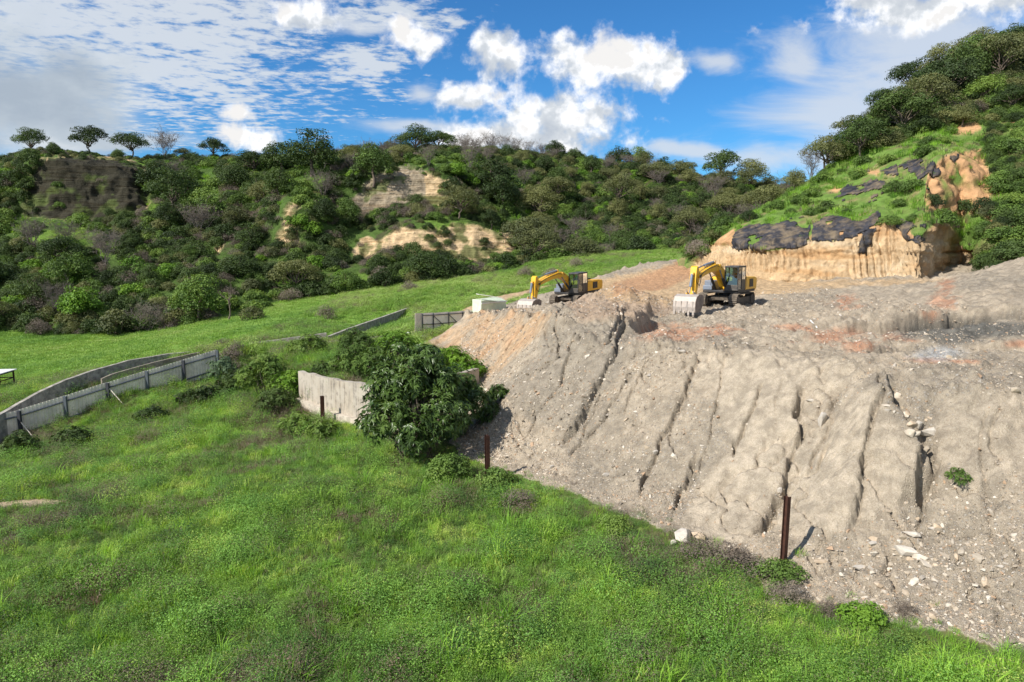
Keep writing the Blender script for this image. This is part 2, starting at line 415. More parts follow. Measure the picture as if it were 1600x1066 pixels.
# cracks and gullies down the front slope: picture-traced courses, carved into the earth as real grooves
# (points, depth, width, step: left bank higher than the right one)
CR = [([(1262,600),(1250,640),(1248,690),(1235,720),(1228,765),(1200,810),(1168,842)], .45, .22, .45),
      ([(1195,600),(1180,640),(1152,690),(1150,720)], .28, .09, .05),
      ([(1135,560),(1118,620),(1108,690),(1080,750),(1062,775)], .22, .08, .0),
      ([(1100,555),(1075,600),(1052,650),(1030,700),(1010,735),(995,790)], .32, .14, .10),
      ([(1092,700),(1075,740),(1050,800),(1040,825)], .35, .13, .12),
      ([(1052,655),(1048,690),(1060,720)], .22, .09, .05),
      ([(985,500),(960,560),(930,610),(900,670),(872,700)], .30, .22, .40),
      ([(985,575),(965,620),(925,670),(905,690)], .25, .12, .08),
      ([(880,500),(868,530),(876,555),(855,575),(838,582)], .34, .13, .15),
      ([(965,495),(968,515),(950,540),(905,560)], .28, .12, .12),
      ([(1368,590),(1376,640),(1355,690),(1350,720),(1342,790),(1322,830)], .30, .17, .35),
      ([(1378,592),(1395,625),(1425,665),(1440,700),(1440,760),(1395,780)], .25, .30, 1.15),
      ([(1445,640),(1465,690),(1462,720),(1440,770)], .5, .35, -.1),
      ([(1560,640),(1548,680),(1556,720)], .18, .10, .05),
      ([(1322,600),(1300,640),(1290,690),(1262,740)], .22, .22, .10),
      ([(1540,640),(1530,700),(1545,780),(1550,850)], .15, .16, .04),
      ([(1010,560),(990,610),(970,650)], .2, .10, .05),
      ([(905,520),(890,545),(880,600),(845,640),(815,650)], .22, .14, .12),
      ([(830,500),(800,530),(775,570)], .2, .12, .08),
      ([(800,498),(765,520),(742,560)], .16, .12, .06),
      ([(1225,590),(1212,640),(1206,700)], .10, .06, .0),
      ([(940,610),(915,660),(890,720)], .18, .12, .1),
      ([(780,640),(800,680),(850,735)], .12, .15, .0)]
CRW = []
for pts, dep, wid, stp in CR:
    CRW.append(([hit(*p) for p in pts], dep*1.3, wid*.50, stp*.75))
def height(x, y, full=False):
    x = np.asarray(x, float); y = np.asarray(y, float)
    L = Lf(x, y)
    gr = .16*fbm(x*.35, y*.35, seed=3)+.10*fbm(x*1.1, y*1.1, seed=8)
    fa = sstep(y, 58, 75)
    L = L+gr*(1-.6*fa)+fa*.25*fbm(x*.09, y*.09, seed=21)
    L = plat(x, y, L)
    P = Pf(x, y)
    # workings on the platform
    r = np.hypot((x-7.9)/1.3, y-51.6)+.35*fbm(x*.7, y*.7, seed=32); P = P+2.0*np.maximum(0, 1-r/4.4)**1.15+.5*np.exp(-((x-3.6)**2+(y-56)**2)/5)
    r2 = np.hypot(x-44, (y-55)*.8); P = P+np.maximum(0, 1.2*(1-r2/8))
    P = P+.35*fbm(x*.22, y*.22, seed=31)*sstep(x, 14, 24)
    z, ins, d, t = heap(x, y, L, P)
    onp = ins*sstep(t, .75, 1.0)                       # on the platform
    sl = ins*sstep(t, .05, .25)*(1-sstep(t, .9, 1.1))    # on the slope
    near = sstep(-y, -75, -55)
    ed = sstep(d, 0.0, 1.2)
    # step of dark cut earth across the platform
    line = 39.2+.05*(x-20)+.5*np.sin(x*.55)+.4*fbm(x*.8, 0*x, seed=44)
    A = 1.6*sstep(x, 14, 24)
    q = line-y
    z = z-onp*A*np.where(q > 0, 1-sstep(q, .0, 4.5), 0)*sstep(q, 0, .35)
    z = z+onp*.35*A*np.exp(-((q+.8)/.9)**2)
    line2 = 31.5+.4*np.sin(x*.7)+.6*fbm(x*.5, 0*x, seed=46)
    q2 = line2-y
    z = z-onp*.35*sstep(x, 9, 12)*np.where(q2 > 0, 1-sstep(q2, 0, 3), 0)*sstep(q2, 0, .3)
    # hollow dug in front of the bucket
    xe = 7.6+(y-40)*.32+.55*fbm(y*.9, 0*y, seed=51, o=4)
    blk0 = sstep(x, 0.5, 3.5)*(1-sstep(x-xe, -.25, .25))*sstep(y, 36.2, 39.0)*(1-sstep(y, 44.5, 47.5))
    z = z+ins*(.95*blk0-.45*sstep(x-xe, -.1, .3)*(1-sstep(x-xe, 1.5, 4))*sstep(y, 36.5, 39)*(1-sstep(y, 42.5, 44)))
    # down-slope flutes: the slope falls along (-.66,-.75)
    al = x*.75-y*.66; dn = x*.66+y*.75
    wob = .9*fbm(x*.35, y*.35, seed=60)
    fl = fbm((al+wob)*1.15, dn*.16, seed=61, o=4)
    fl2 = fbm((al+wob)*3.3, dn*.5, seed=62, o=3)
    z = z+sl*(.10*fl-.07*np.abs(fl2)+.03)
    gx = sstep(x, 10, 13)*sl
    blk = np.abs(fbm(x*.8+dn*.3, y*.8, seed=70, o=3)); z = z-sl*.30*np.exp(-(blk/.05)**2)*sstep(fbm(x*.3, y*.3, seed=74, o=2), -.2, .2)
    lump = fbm(x*1.6, y*1.6, seed=63, o=4); fine = fbm(x*5.5, y*5.5, seed=64, o=3, g=.6)
    rough = .5+.5*fbm(x*.45, y*.45, seed=65, o=2)
    crumb = np.maximum(0, fbm(x*8.5, y*8.5, seed=75, o=2, g=.6)+.05); rr_ = np.clip(rough*1.2, 0, 1)
    z = z+ins*ed*((.13-.10*sl)*lump+(.02+.075*rr_)*fine+.10*rr_*crumb)
    z = z+onp*(1-.8*sstep(y, 55, 66)*(1-sstep(x, 24, 34)))*(.22*np.maximum(0, fbm(x*1.9, y*1.9, seed=66, o=4))+.24*lump+.30*np.abs(fbm(x*.55, y*.55, seed=68, o=4))*sstep(x, 4, 14))
    # clods shoved up along the crest
    z = z+ins*.7*np.exp(-((t-.96)/.08)**2)*np.maximum(0, fbm(x*1.3, y*1.3, seed=67, o=3)+.1)
    # carve
    cav = np.zeros(np.shape(x))
    wx = x+.26*fbm(x*1.3, y*1.3, seed=71, o=5)+.07*fbm(x*6, y*6, seed=73, o=2); wy = y+.30*fbm(x*1.1, y*1.1, seed=72, o=4)
    reg = (x > -8) & (x < 26) & (y > 13) & (y < 60)
    X, Y = wx[reg], wy[reg]; dz = np.zeros(X.shape); cv = np.zeros(X.shape)
    for pl, dep, wid, stp in CRW:
        best = np.full(X.shape, 1e9); sd = np.zeros(X.shape); tt = np.zeros(X.shape); n = len(pl)-1
        for i in range(n):
            dd, tq, s = segd(X, Y, pl[i], pl[i+1])
            k = dd < best; best = np.where(k, dd, best); sd = np.where(k, s, sd); tt = np.where(k, (i+tq)/n, tt)
        env = sstep(tt, -.02, .12)*(1-sstep(tt, .85, 1.02))+.05
        wv = wid*(.7+.6*vn(X*1.1, Y*1.1, seed=80))*(.5+.6*env)
        gsh = np.exp(-(best/np.maximum(wv, .04))**2)*.75+.25*np.exp(-(best/np.maximum(wv*3, .1))**2)
        dz -= dep*env*gsh; cv = np.maximum(cv, gsh*env*min(1, dep/.3))
        side = np.where(sd < 0, .5, -.5)*np.clip(best/.10, 0, 1)*(1-sstep(best, .6, 2.6))
        dz += stp*env*side*np.where(True, 1.0, 1.0)
        # spoil banks beside
        dz += .03*env*np.exp(-((best-wv*2.2)/(wv*1.2+.05))**2)
    z = z.copy() if isinstance(z, np.ndarray) else z
    z[reg] += dz*np.maximum(sl, onp)[reg]*ed[reg]; cav[reg] = cv
    if full: return z, ins, d, t, cav, rough, lump, fl, dn
    return z

# --- the ground grid
def axis(parts):
    a = []
    for lo, hi, st in parts: a += list(np.arange(lo, hi-1e-6, st))
    a.append(parts[-1][1]); return np.array(a)
gx = np.r_[-3000,-1500,-800,-400,-220, axis([(-140,-46,1.5),(-46,-8,.28),(-8,-4,.12),(-4,21,.062),(21,27,.1),(27,48,.25),(48,90,1.5)]), 130, 220, 400, 800, 1500, 3000]
gy = np.r_[-1500,-600,-200,-60,-20, axis([(-8,11,1.0),(11,14,.2),(14,17,.09),(17,33,.056),(33,46,.09),(46,72,.2),(72,130,.55),(130,170,3)]), 260, 400, 800, 1600, 3500]
GX, GY = np.meshgrid(gx, gy)
GZ, INS, DT, TT, CAV, RGH, LMP, FLT, DN = height(GX, GY, True)
def hz(x, y):
    """height of the finished ground sheet"""
    x = np.asarray(x, float); y = np.asarray(y, float)
    i = np.clip(np.searchsorted(gx, x)-1, 0, len(gx)-2); j = np.clip(np.searchsorted(gy, y)-1, 0, len(gy)-2)
    u = (x-gx[i])/(gx[i+1]-gx[i]); v = (y-gy[j])/(gy[j+1]-gy[j])
    return (GZ[j, i]*(1-u)+GZ[j, i+1]*u)*(1-v)+(GZ[j+1, i]*(1-u)+GZ[j+1, i+1]*u)*v
def onground(px, py, lo=9.0, hi=135.0):
    dx, dy, dz = ray(px, py)
    t = np.arange(lo, hi, 0.05); x, y, z = dx*t, dy*t, CAMZ+dz*t
    k = np.nonzero(z <= hz(x, y))[0]
    if not len(k): k = [len(t)-1]
    return float(x[k[0]]), float(y[k[0]]), float(hz(x[k[0]], y[k[0]]))
PXg, PYg = proj(GX, np.maximum(GY, 3), GZ)

# kinds of surface: 0 grassland, 1 heap, 2 sandy track
TRACKS = [([(-34,42),(-30,47),(-24.5,55.5),(-17,59.5),(-9,63.2),(-5.5,67),(-4.0,72),(-3,78),(0,88),(5,97)], 1.6)]
def dist_poly(x, y, pl):
    best = np.full(np.shape(x), 1e9)
    for i in range(len(pl)-1):
        dd, _, _ = segd(x, y, pl[i], pl[i+1]); best = np.minimum(best, dd)
    return best
trk = dist_poly(GX, GY, TRACKS[0][0])+.5*fbm(GX*.6, GY*.6, seed=90)
TRK = (trk < np.where(GY > 66, 2.4, 1.3)) & (GY > 62.5)
jag = .55*fbm(GX*1.3, GY*1.3, seed=91)+.3*fbm(GX*.4, GY*.4, seed=92)
HEAPM = (DT > jag*.9+.1)
# colours
def C(r, g, b): return np.array([r, g, b])
def blend(a, b, f): return a*(1-f[..., None])+b*f[..., None]
n1 = fbm(GX*.30, GY*.30, seed=101, o=4); n2 = fbm(GX*.9, GY*.9, seed=102, o=4); n3 = fbm(GX*3.1, GY*3.1, seed=103, o=3)
col = np.zeros(GX.shape+(3,))+C(.385, .318, .236)
col = blend(col, C(.290, .245, .185), sstep(n1+.3*n2, -.05, .35)*.8)
col = blend(col, C(.40, .335, .250), sstep(-n1+.4*n2, .1, .5)*.8)
def zone(poly, soft=18, seed=0):
    """soft mask for a traced region of the heap"""
    cx = np.mean([p[0] for p in poly]); cy = np.mean([p[1] for p in poly])
    jx = PXg+soft*1.3*fbm(GX*.8, GY*.8, seed=110+seed); jy = PYg+soft*fbm(GX*.8, GY*.8, seed=120+seed)
    return inpoly(jx, jy, poly).astype(float)
def soften(m, k=2):
    for _ in range(k):
        m = (m+np.roll(m, 1, 0)+np.roll(m, -1, 0)+np.roll(m, 1, 1)+np.roll(m, -1, 1))/5
    return m
SMOOTHZ = soften(zone([(1085,560),(1180,545),(1330,580),(1330,600),(1262,640),(1240,740),(1170,850),(1050,845),(1075,790),(1150,700)], 14, 1), 4)
SMOOTHZ = np.maximum(SMOOTHZ, soften(zone([(1270,690),(1360,600),(1440,700),(1430,780),(1330,830),(1215,830)], 12, 2), 4))
SMOOTHZ = np.maximum(SMOOTHZ, soften(zone([(1470,620),(1600,610),(1600,720),(1500,800),(1455,760)], 14, 3), 4)*.6)
col = blend(col, C(.46, .385, .29), SMOOTHZ*.75)
tan = soften(zone([(660,540),(730,488),(850,486),(860,510),(830,545),(760,590),(700,560)], 14, 4), 5)
col = blend(col, C(.50, .345, .205), tan*.75*sstep(n2, -.5, .2))
col = blend(col, C(.42, .235, .130), tan*sstep(n2, .15, .45)*.6)
gry = soften(zone([(850,500),(990,505),(960,600),(880,680),(820,660),(770,600),(840,560)], 14, 5), 6)
col = blend(col, C(.225, .200, .160), gry*.55)
sandp = soften(zone([(900,445),(1060,412),(1110,390),(1250,440),(1500,436),(1300,450),(1180,462),(1050,478),(960,470)], 6, 6), 4)
col = blend(col, C(.50, .355, .205), sandp*.85)
redp = soften(zone([(880,470),(960,448),(1030,462),(1055,490),(960,498),(900,500)], 8, 7), 4)
col = blend(col, C(.36, .245, .165), redp*.6)
redb = soften(zone([(955,445),(1060,412),(1095,425),(1040,450),(960,462)], 6, 8), 3)
col = blend(col, C(.44, .22, .11), redb*.7)
for k, (rx, ry, sx, sy) in enumerate([(1300,525,60,12),(1345,540,38,10),(1395,527,26,6),(1475,470,22,22),(1480,445,14,10),(1455,490,26,6),(1455,562,34,5),(1590,538,30,8),(1060,520,70,14),(1120,515,45,8),(1240,512,36,6),(1500,565,30,4),(1320,472,22,12),(1430,532,18,5),(1420,537,12,4)]):
    dd = np.hypot((PXg-rx)/sx, (PYg-ry)/sy)+.9*n2+.7*n3
    col = blend(col, C(.43, .205, .115), (1-sstep(dd, .1, 1.2))*.72*(HEAPM))
for rx, ry, sx, sy in [(1480,520,80,20),(1560,515,60,16)]:
    dd = np.hypot((PXg-rx)/sx, (PYg-ry)/sy)+.5*n2
    col = blend(col, C(.12, .115, .10), (1-sstep(dd, .6, 1.3))*.9*HEAPM)
dd = np.hypot((PXg-1465)/50, (PYg-552)/14)+.5*n2; col = blend(col, C(.42, .43, .43), (1-sstep(dd, .4, 1.1))*.7*HEAPM)
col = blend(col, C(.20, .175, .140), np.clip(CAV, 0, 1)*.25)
sandt = C(.46, .33, .20)
gcol = np.zeros(GX.shape+(3,))+C(.12, .15, .045)
gcol = blend(gcol, C(.13, .105, .055), sstep(n1+.5*n2, .05, .4)*.6)
bare = (np.hypot((GX+20.2)/2.8, (GY-26.9)/.6)+.5*n2) < 1; gcol[bare] = C(.38, .30, .20)
far = sstep(GY, 56, 66)
gfar = blend(np.zeros(gcol.shape)+C(.16, .31, .05), C(.21, .34, .06), sstep(n1, -.1, .4))
gcol = blend(gcol, gfar, far)
colr = np.where(HEAPM[..., None], col, gcol)
col = np.clip(col*C(1.26, 1.29, 1.33), 0, .75)
col = blend(col, C(.60, .42, .24), sandp*.55); col = blend(col, C(.52, .29, .16), redb*.6); col = blend(col, C(.60, .41, .25), tan*.5*sstep(n2, -.4, .3))
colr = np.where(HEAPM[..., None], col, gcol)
colr = np.where((TRK & ~HEAPM)[..., None], sandt*(1+.2*n3[..., None]), colr)
stone = np.clip(.55+.6*n1-.9*SMOOTHZ-.5*tan, 0, 1)

def ground_material(name, kind):
    m = bpy.data.materials.new(name); m.use_nodes = True; T = NT(m.node_tree); b = T.n['Principled BSDF']
    co = T.new('ShaderNodeTexCoord').outputs['Object']
    at_ = T.new('ShaderNodeAttribute', attribute_name='col').outputs['Color']
    n = T.noise(co, 2.2, 8, 0.62); nn = T.noise(co, 14, 6, 0.7); big = T.noise(co, .5, 4, 0.6)
    c = T.mix(T.smooth(n, .3, .7), T.mix(1.0, at_, g4(.74), 'MULTIPLY'), T.mix(1.0, at_, g4(1.22), 'MULTIPLY'))
    c = T.mix(T.smooth(nn, .35, .65), T.mix(1.0, c, (.86,.84,.82,1), 'MULTIPLY'), c)
    h = T.math('ADD', T.math('MULTIPLY', n, .3), T.math('MULTIPLY', nn, .6))
    if kind == 'heap':
        st = T.new('ShaderNodeAttribute', attribute_name='stone').outputs['Fac']
        vo = T.new('ShaderNodeTexVoronoi'); T.put(vo.inputs['Vector'], co); vo.inputs['Scale'].default_value = 9.0; vo.inputs['Randomness'].default_value = 1
        sz = T.new('ShaderNodeSeparateColor'); T.put(sz.inputs[0], vo.outputs['Color'])
        th = T.math('MULTIPLY', T.math('MULTIPLY', sz.outputs[0], st), .62)
        peb = T.math('SUBTRACT', 1.0, T.smooth(T.math('SUBTRACT', vo.outputs['Distance'], th), -.05, .02))
        pcol = T.mix(sz.outputs[1], (.30,.26,.22,1), (.56,.52,.46,1))
        c = T.mix(T.math('MULTIPLY', peb, .65), c, pcol)
        h = T.math('ADD', h, T.math('MULTIPLY', peb, .8))
        n3_ = T.noise(co, 34, 4, .7); h = T.math('ADD', h, T.math('MULTIPLY', n3_, .45)); c = T.mix(T.smooth(n3_, .40, .62), T.mix(1.0, c, (.78,.76,.73,1), 'MULTIPLY'), c)
        vo2 = T.new('ShaderNodeTexVoronoi'); T.put(vo2.inputs['Vector'], co); vo2.inputs['Scale'].default_value = 26.0
        h = T.math('ADD', h, T.math('MULTIPLY', T.math('SUBTRACT', 1.0, vo2.outputs['Distance']), .35))
        c = T.mix(T.math('MULTIPLY', T.smooth(vo2.outputs['Distance'], .5, .15), T.math('MULTIPLY', st, .3)), c, (.52,.47,.40,1))
    T.put(b.inputs['Base Color'], c); b.inputs['Roughness'].default_value = .95; b.inputs['Specular IOR Level'].default_value = .15
    bp = T.new('ShaderNodeBump'); bp.inputs['Strength'].default_value = .9 if kind == 'heap' else .6; bp.inputs['Distance'].default_value = .11 if kind == 'heap' else .05
    T.put(bp.inputs['Height'], h); T.put(b.inputs['Normal'], bp.outputs[0])
    return m
M_heap = ground_material('heap_earth', 'heap'); M_soil = ground_material('grassland_soil', 'soil'); M_track = ground_material('sand_track', 'track')
def split_sheet(name, fmask, m):
    Fq = grid_faces(*GX.shape)[fmask]
    used = np.unique(Fq); mp = np.zeros(GX.size, np.int64); mp[used] = np.arange(len(used))
    V = np.stack([GX.ravel(), GY.ravel(), GZ.ravel()], 1)[used]
    me = mesh_np(name, V, mp[Fq], [m], True, attrs={'col': ('FLOAT_COLOR', colr.reshape(-1, 3)[used]), 'stone': ('FLOAT', stone.ravel()[used])})
    return tag(link(name, me), kind='structure')
fh = (HEAPM[:-1, :-1]).ravel(); ft = (TRK[:-1, :-1]).ravel() & ~fh
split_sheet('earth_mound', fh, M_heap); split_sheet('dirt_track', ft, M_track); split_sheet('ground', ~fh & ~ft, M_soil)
# ------------------------------------------------------------------ the hills
def patch(px, rows, seg, cpx, disp):
    """rows[r][c] = (py, Y); seg = subdivisions per row gap; cpx = column step in picture pixels (at its depth)"""
    A = np.array(rows, float)                        # r,c,2
    px = np.array(px, float)
    W = np.stack(at(px[None, :]+0*A[..., 0], A[..., 0], A[..., 1]), -1)      # r,c,3
    cu = np.arange(px[0], px[-1]+.1, cpx)
    Wc = np.stack([np.stack([np.interp(cu, px, W[r, :, k]) for k in range(3)], -1) for r in range(len(W))])
    # round the horizontal joints a little
    ker = max(1, int(14/cpx)); ww = np.hanning(2*ker+3)[1:-1]; ww /= ww.sum()
    for r in range(len(Wc)):
        for k in range(3):
            p = np.pad(Wc[r, :, k], ker, mode='reflect', reflect_type='odd'); Wc[r, :, k] = np.convolve(p, ww, 'valid')
    ts = np.concatenate([np.linspace(i, i+1, s, endpoint=False) for i, s in enumerate(seg)]+[[len(seg)]])
    i0 = np.minimum(ts.astype(int), len(seg)-1); f = (ts-i0)[:, None, None]
    G = Wc[i0]*(1-f)+Wc[i0+1]*f
    for _ in range(2):
        G[1:-1] = (G[:-2]+2*G[1:-1]+G[2:])/4
    G = disp(G)
    return G
def normals(G):
    du = np.gradient(G, axis=1); dv = np.gradient(G, axis=0); n = np.cross(du, dv)
    return n/np.maximum(np.linalg.norm(n, axis=-1, keepdims=True), 1e-9)
HPX = [-260,-120,0,60,100,200,250,300,400,450,480,550,650,700,760,800,820,900,1000,1100,1180,1260,1340]
HR = { # base, low, cliff foot, cliff top, upper foot, upper top, slope, ridge
 -260:[(510,98),(455,110),(410,122),(380,130),(350,140),(300,152),(278,170),(262,190)],
 -120:[(508,98),(455,110),(410,122),(380,130),(350,140),(300,152),(275,170),(260,190)],
 0:[(500,99),(450,110),(405,122),(372,130),(348,139),(282,147),(265,165),(258,190)],
 60:[(512,97),(450,110),(402,122),(370,130),(345,138),(252,144),(244,165),(243,188)],
 100:[(515,96),(450,110),(400,122),(370,130),(345,138),(247,144),(241,165),(238,188)],
 200:[(518,96),(445,110),(397,123),(365,132),(340,141),(255,149),(250,168),(248,190)],
 250:[(514,97),(442,111),(392,125),(358,135),(330,145),(275,157),(258,175),(252,192)],
 300:[(503,98),(438,112),(390,126),(352,138),(322,149),(282,163),(262,180),(252,195)],
 400:[(478,105),(428,115),(388,126),(352,136),(322,146),(285,158),(262,176),(250,195)],
 450:[(466,110),(410,121),(385,125),(320,128),(306,137),(280,150),(262,172),(250,195)],
 480:[(460,111),(415,121),(392,125),(330,129),(312,139),(280,150),(260,172),(248,195)],
 550:[(448,113),(412,122),(396,127),(362,131),(330,140),(280,145),(255,170),(243,197)],
 650:[(436,115),(415,122),(404,127),(358,131),(328,141),(272,146),(250,172),(238,200)],
 700:[(430,117),(420,122),(415,127),(360,131),(330,141),(272,147),(250,173),(238,200)],
 760:[(424,119),(418,123),(414,128),(365,132),(332,144),(285,156),(255,178),(240,202)],
 800:[(420,120),(414,124),(408,129),(370,134),(335,147),(290,162),(258,182),(242,204)],
 820:[(418,122),(405,130),(385,136),(355,145),(330,153),(290,165),(260,185),(243,205)],
 900:[(412,125),(395,137),(372,146),(348,156),(325,165),(292,178),(268,193),(250,210)],
 1000:[(400,129),(385,142),(365,153),(346,163),(328,172),(298,186),(278,200),(264,214)],
 1100:[(392,131),(378,146),(360,158),(345,168),(330,178),(306,193),(290,206),(279,220)],
 1180:[(388,135),(372,150),(355,162),(342,172),(330,182),(312,196),(302,208),(293,220)],
 1260:[(388,138),(370,152),(355,165),(342,175),(332,185),(316,198),(308,210),(300,222)],
 1340:[(388,140),(370,155),(355,168),(342,178),(332,188),(318,200),(312,212),(306,224)]}
base_row = []
rows = [[HR[p][r] for p in HPX] for r in range(8)]
rows.insert(0, [(a+14, b-3) for a, b in rows[0]])
rows.append([(a+26, b+45) for a, b in rows[-1]])
rows.append([(a+40, b+260) for a, b in rows[-2]])
def hill_disp(G):
    N = normals(G); x, y, z = G[..., 0], G[..., 1], G[..., 2]
    a = 1.5*fbm(x*.07, y*.07, z*.07, seed=200, o=4)+.5*fbm(x*.3, y*.3, z*.3, seed=201, o=4)
    px, py = proj(x, y, z)
    c = cliff_mask(px, py)
    fold = fbm(x*.035, y*.02, z*.02, seed=207, o=3); a = a+4.2*(.35-np.abs(fold)*2.0)*np.clip((np.arange(G.shape[0])[:, None]-30)/40.0, 0, 1)*(1-sstep(np.arange(G.shape[0])[:, None]*1.0, 150, 176))
    st = .34*fbm(x*.15, y*.15, z*1.5, seed=202, o=3)+1.25*np.abs(fbm(x*.33, y*.33, z*.10, seed=203, o=3))+.55*fbm(x*.45, y*.45, z*.5, seed=204, o=4)
    e = np.minimum(np.arange(G.shape[0])/6.0, 1)[:, None]
    return G+N*((a*.7*(1-c)+c*(a*.4-st*1.1))*e)[..., None]
CLIFFS = [[(588,372),(620,355),(700,352),(740,352),(808,362),(812,405),(770,418),(715,424),(700,400),(640,402),(590,404),(545,398),(560,375)],
          [(435,392),(442,345),(452,315),(470,312),(472,350),(462,392)],
          [(540,328),(552,300),(575,282),(630,268),(655,270),(697,272),(702,312),(690,318),(640,322),(600,334),(565,332)],
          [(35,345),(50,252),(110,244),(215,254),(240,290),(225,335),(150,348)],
          [(335,395),(340,378),(352,376),(352,392)]]
def cliff_mask(px, py):
    jx = px+22*fbm(px*.035, py*.05, seed=210, o=4); jy = py+14*fbm(px*.035, py*.05, seed=211, o=4)
    m = np.zeros(px.shape)
    for c in CLIFFS: m = np.maximum(m, inpoly(jx, jy, c).astype(float))
    return m
BG = patch(HPX, rows, [4,26,24,30,20,34,24,20,12,6], 2.2, hill_disp)
def colour_hill(G):
    x, y, z = G[..., 0], G[..., 1], G[..., 2]; px, py = proj(x, y, z)
    n = fbm(x*.08, y*.08, z*.08, seed=220); n2 = fbm(x*.4, y*.4, z*.4, seed=221)
    c = np.zeros(G.shape)+C(.075, .125, .030)
    c = blend(c, C(.15, .25, .042), sstep(n, -.05, .3))
    c = blend(c, C(.075, .062, .040), sstep(n2, .15, .5)*.7)
    cl = cliff_mask(px, py)
    cl = (cl+np.roll(cl, 1, 0)+np.roll(cl, -1, 0)+np.roll(cl, 1, 1)+np.roll(cl, -1, 1))/5
    k = C(.62, .455, .27)*(1+.22*n2[..., None])
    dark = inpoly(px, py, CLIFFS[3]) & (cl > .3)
    k = np.where(dark[..., None], C(.050, .046, .032), k)  # cloud shade on the left cliff, put into its rock colour
    grey = inpoly(px, py, [(540,240),(660,240),(668,330),(540,340)])
    k = np.where(grey[..., None], C(.36, .295, .21)*(1+.3*n2[..., None]), k)
    veg = sstep(n2+.4*n, .02, .3)*.85
    k = blend(k, C(.10, .13, .04), veg)
    return blend(c, k, cl), cl
def hill_material(name):
    m = bpy.data.materials.new(name); m.use_nodes = True; T = NT(m.node_tree); b = T.n['Principled BSDF']
    co = T.new('ShaderNodeTexCoord').outputs['Object']
    at_ = T.new('ShaderNodeAttribute', attribute_name='col').outputs['Color']; cl = T.new('ShaderNodeAttribute', attribute_name='cliff').outputs['Fac']
    n = T.noise(co, .9, 8, .65); nn = T.noise(co, 4.5, 6, .7)
    mp = T.new('ShaderNodeMapping'); T.put(mp.inputs[0], co); mp.inputs['Scale'].default_value = (.10, .10, 1.5)
    s = T.noise(mp.outputs[0], 1.6, 6, .65)
    c = T.mix(T.smooth(n, .3, .7), T.mix(1.0, at_, g4(.72), 'MULTIPLY'), T.mix(1.0, at_, g4(1.22), 'MULTIPLY'))
    band = T.mix(T.smooth(s, .36, .52), (.74,.68,.60,1), g4(1.08))
    c = T.mix(cl, c, T.mix(1.0, c, band, 'MULTIPLY'))
    T.put(b.inputs['Base Color'], c); b.inputs['Roughness'].default_value = .95; b.inputs['Specular IOR Level'].default_value = .1
    bp = T.new('ShaderNodeBump'); bp.inputs['Strength'].default_value = .8; bp.inputs['Distance'].default_value = .35
    T.put(bp.inputs['Height'], T.math('ADD', T.math('ADD', nn, T.math('MULTIPLY', n, 2.0)), T.math('MULTIPLY', T.math('MULTIPLY', s, cl), 3.0))); T.put(b.inputs['Normal'], bp.outputs[0])
    return m
M_hill = hill_material('hillside')
def sheet(name, G, colr_, cl, m, extra=None):
    nr, nc = G.shape[:2]
    at_ = {'col': ('FLOAT_COLOR', colr_.reshape(-1, 3)), 'cliff': ('FLOAT', cl.ravel())}
    me = mesh_np(name, G.reshape(-1, 3), grid_faces(nr, nc), [m], True, attrs=at_)
    return tag(link(name, me), kind='structure')
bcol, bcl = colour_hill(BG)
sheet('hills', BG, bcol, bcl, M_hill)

# --- right-hand hill with its cut face
RPX = [1060,1100,1150,1200,1260,1330,1380,1400,1420,1434,1446,1465,1500,1512,1540,1600,1700,1850,2050]
RR = {
 1060:[(420,88),(414,88.5),(408,90),(402,95),(400,102),(400,112),(402,125)],
 1100:[(436,82),(400,84),(397,86),(396,90),(397,97),(399,105),(404,116)],
 1150:[(444,74),(387,76),(362,80),(353,85),(355,92),(360,100),(368,112)],
 1200:[(446,71),(389,73),(350,78),(330,86),(327,92),(328,100),(338,113)],
 1260:[(444,69),(384,71),(340,77),(298,88),(290,94),(286,104),(296,118)],
 1330:[(444,67),(372,69),(320,76),(268,90),(255,96),(240,108),(238,122)],
 1380:[(444,66),(352,68.5),(300,76),(245,90),(225,97),(200,110),(192,123)],
 1400:[(444,65),(352,68),(292,76),(238,90),(217,98),(185,110),(172,123)],
 1420:[(444,63),(362,66),(285,76),(230,90),(208,98),(172,110),(155,123)],
 1434:[(444,61),(374,63),(280,75),(225,90),(202,98),(162,110),(142,123)],
 1446:[(442,62.5),(362,64.5),(265,75),(221,90),(198,98),(158,110),(136,123)],
 1465:[(440,68),(345,68.5),(248,76),(214,90),(190,98),(150,110),(124,123)],
 1500:[(438,76),(368,75),(252,77),(212,90),(186,98),(142,110),(108,123)],
 1512:[(436,75),(378,74),(265,76),(210,90),(184,98),(138,110),(104,123)],
 1540:[(436,63),(405,66),(300,76),(205,90),(176,98),(125,110),(92,123)],
 1600:[(428,58),(385,66),(290,74),(192,88),(160,98),(105,110),(72,123)],
 1700:[(420,55),(365,63),(265,74),(170,88),(130,98),(70,110),(40,123)],
 1850:[(420,52),(350,60),(240,70),(140,84),(95,94),(30,106),(0,120)],
 2050:[(420,48),(340,56),(225,66),(120,80),(70,90),(0,102),(-30,118)]}
rrows = [[RR[p][r] for p in RPX] for r in range(7)]
rrows.insert(0, [(a+22, b-1.0) for a, b in rrows[0]])
rrows.append([(a+40, b+35) for a, b in rrows[-1]])
rrows.append([(a+80, b+120) for a, b in rrows[-2]])
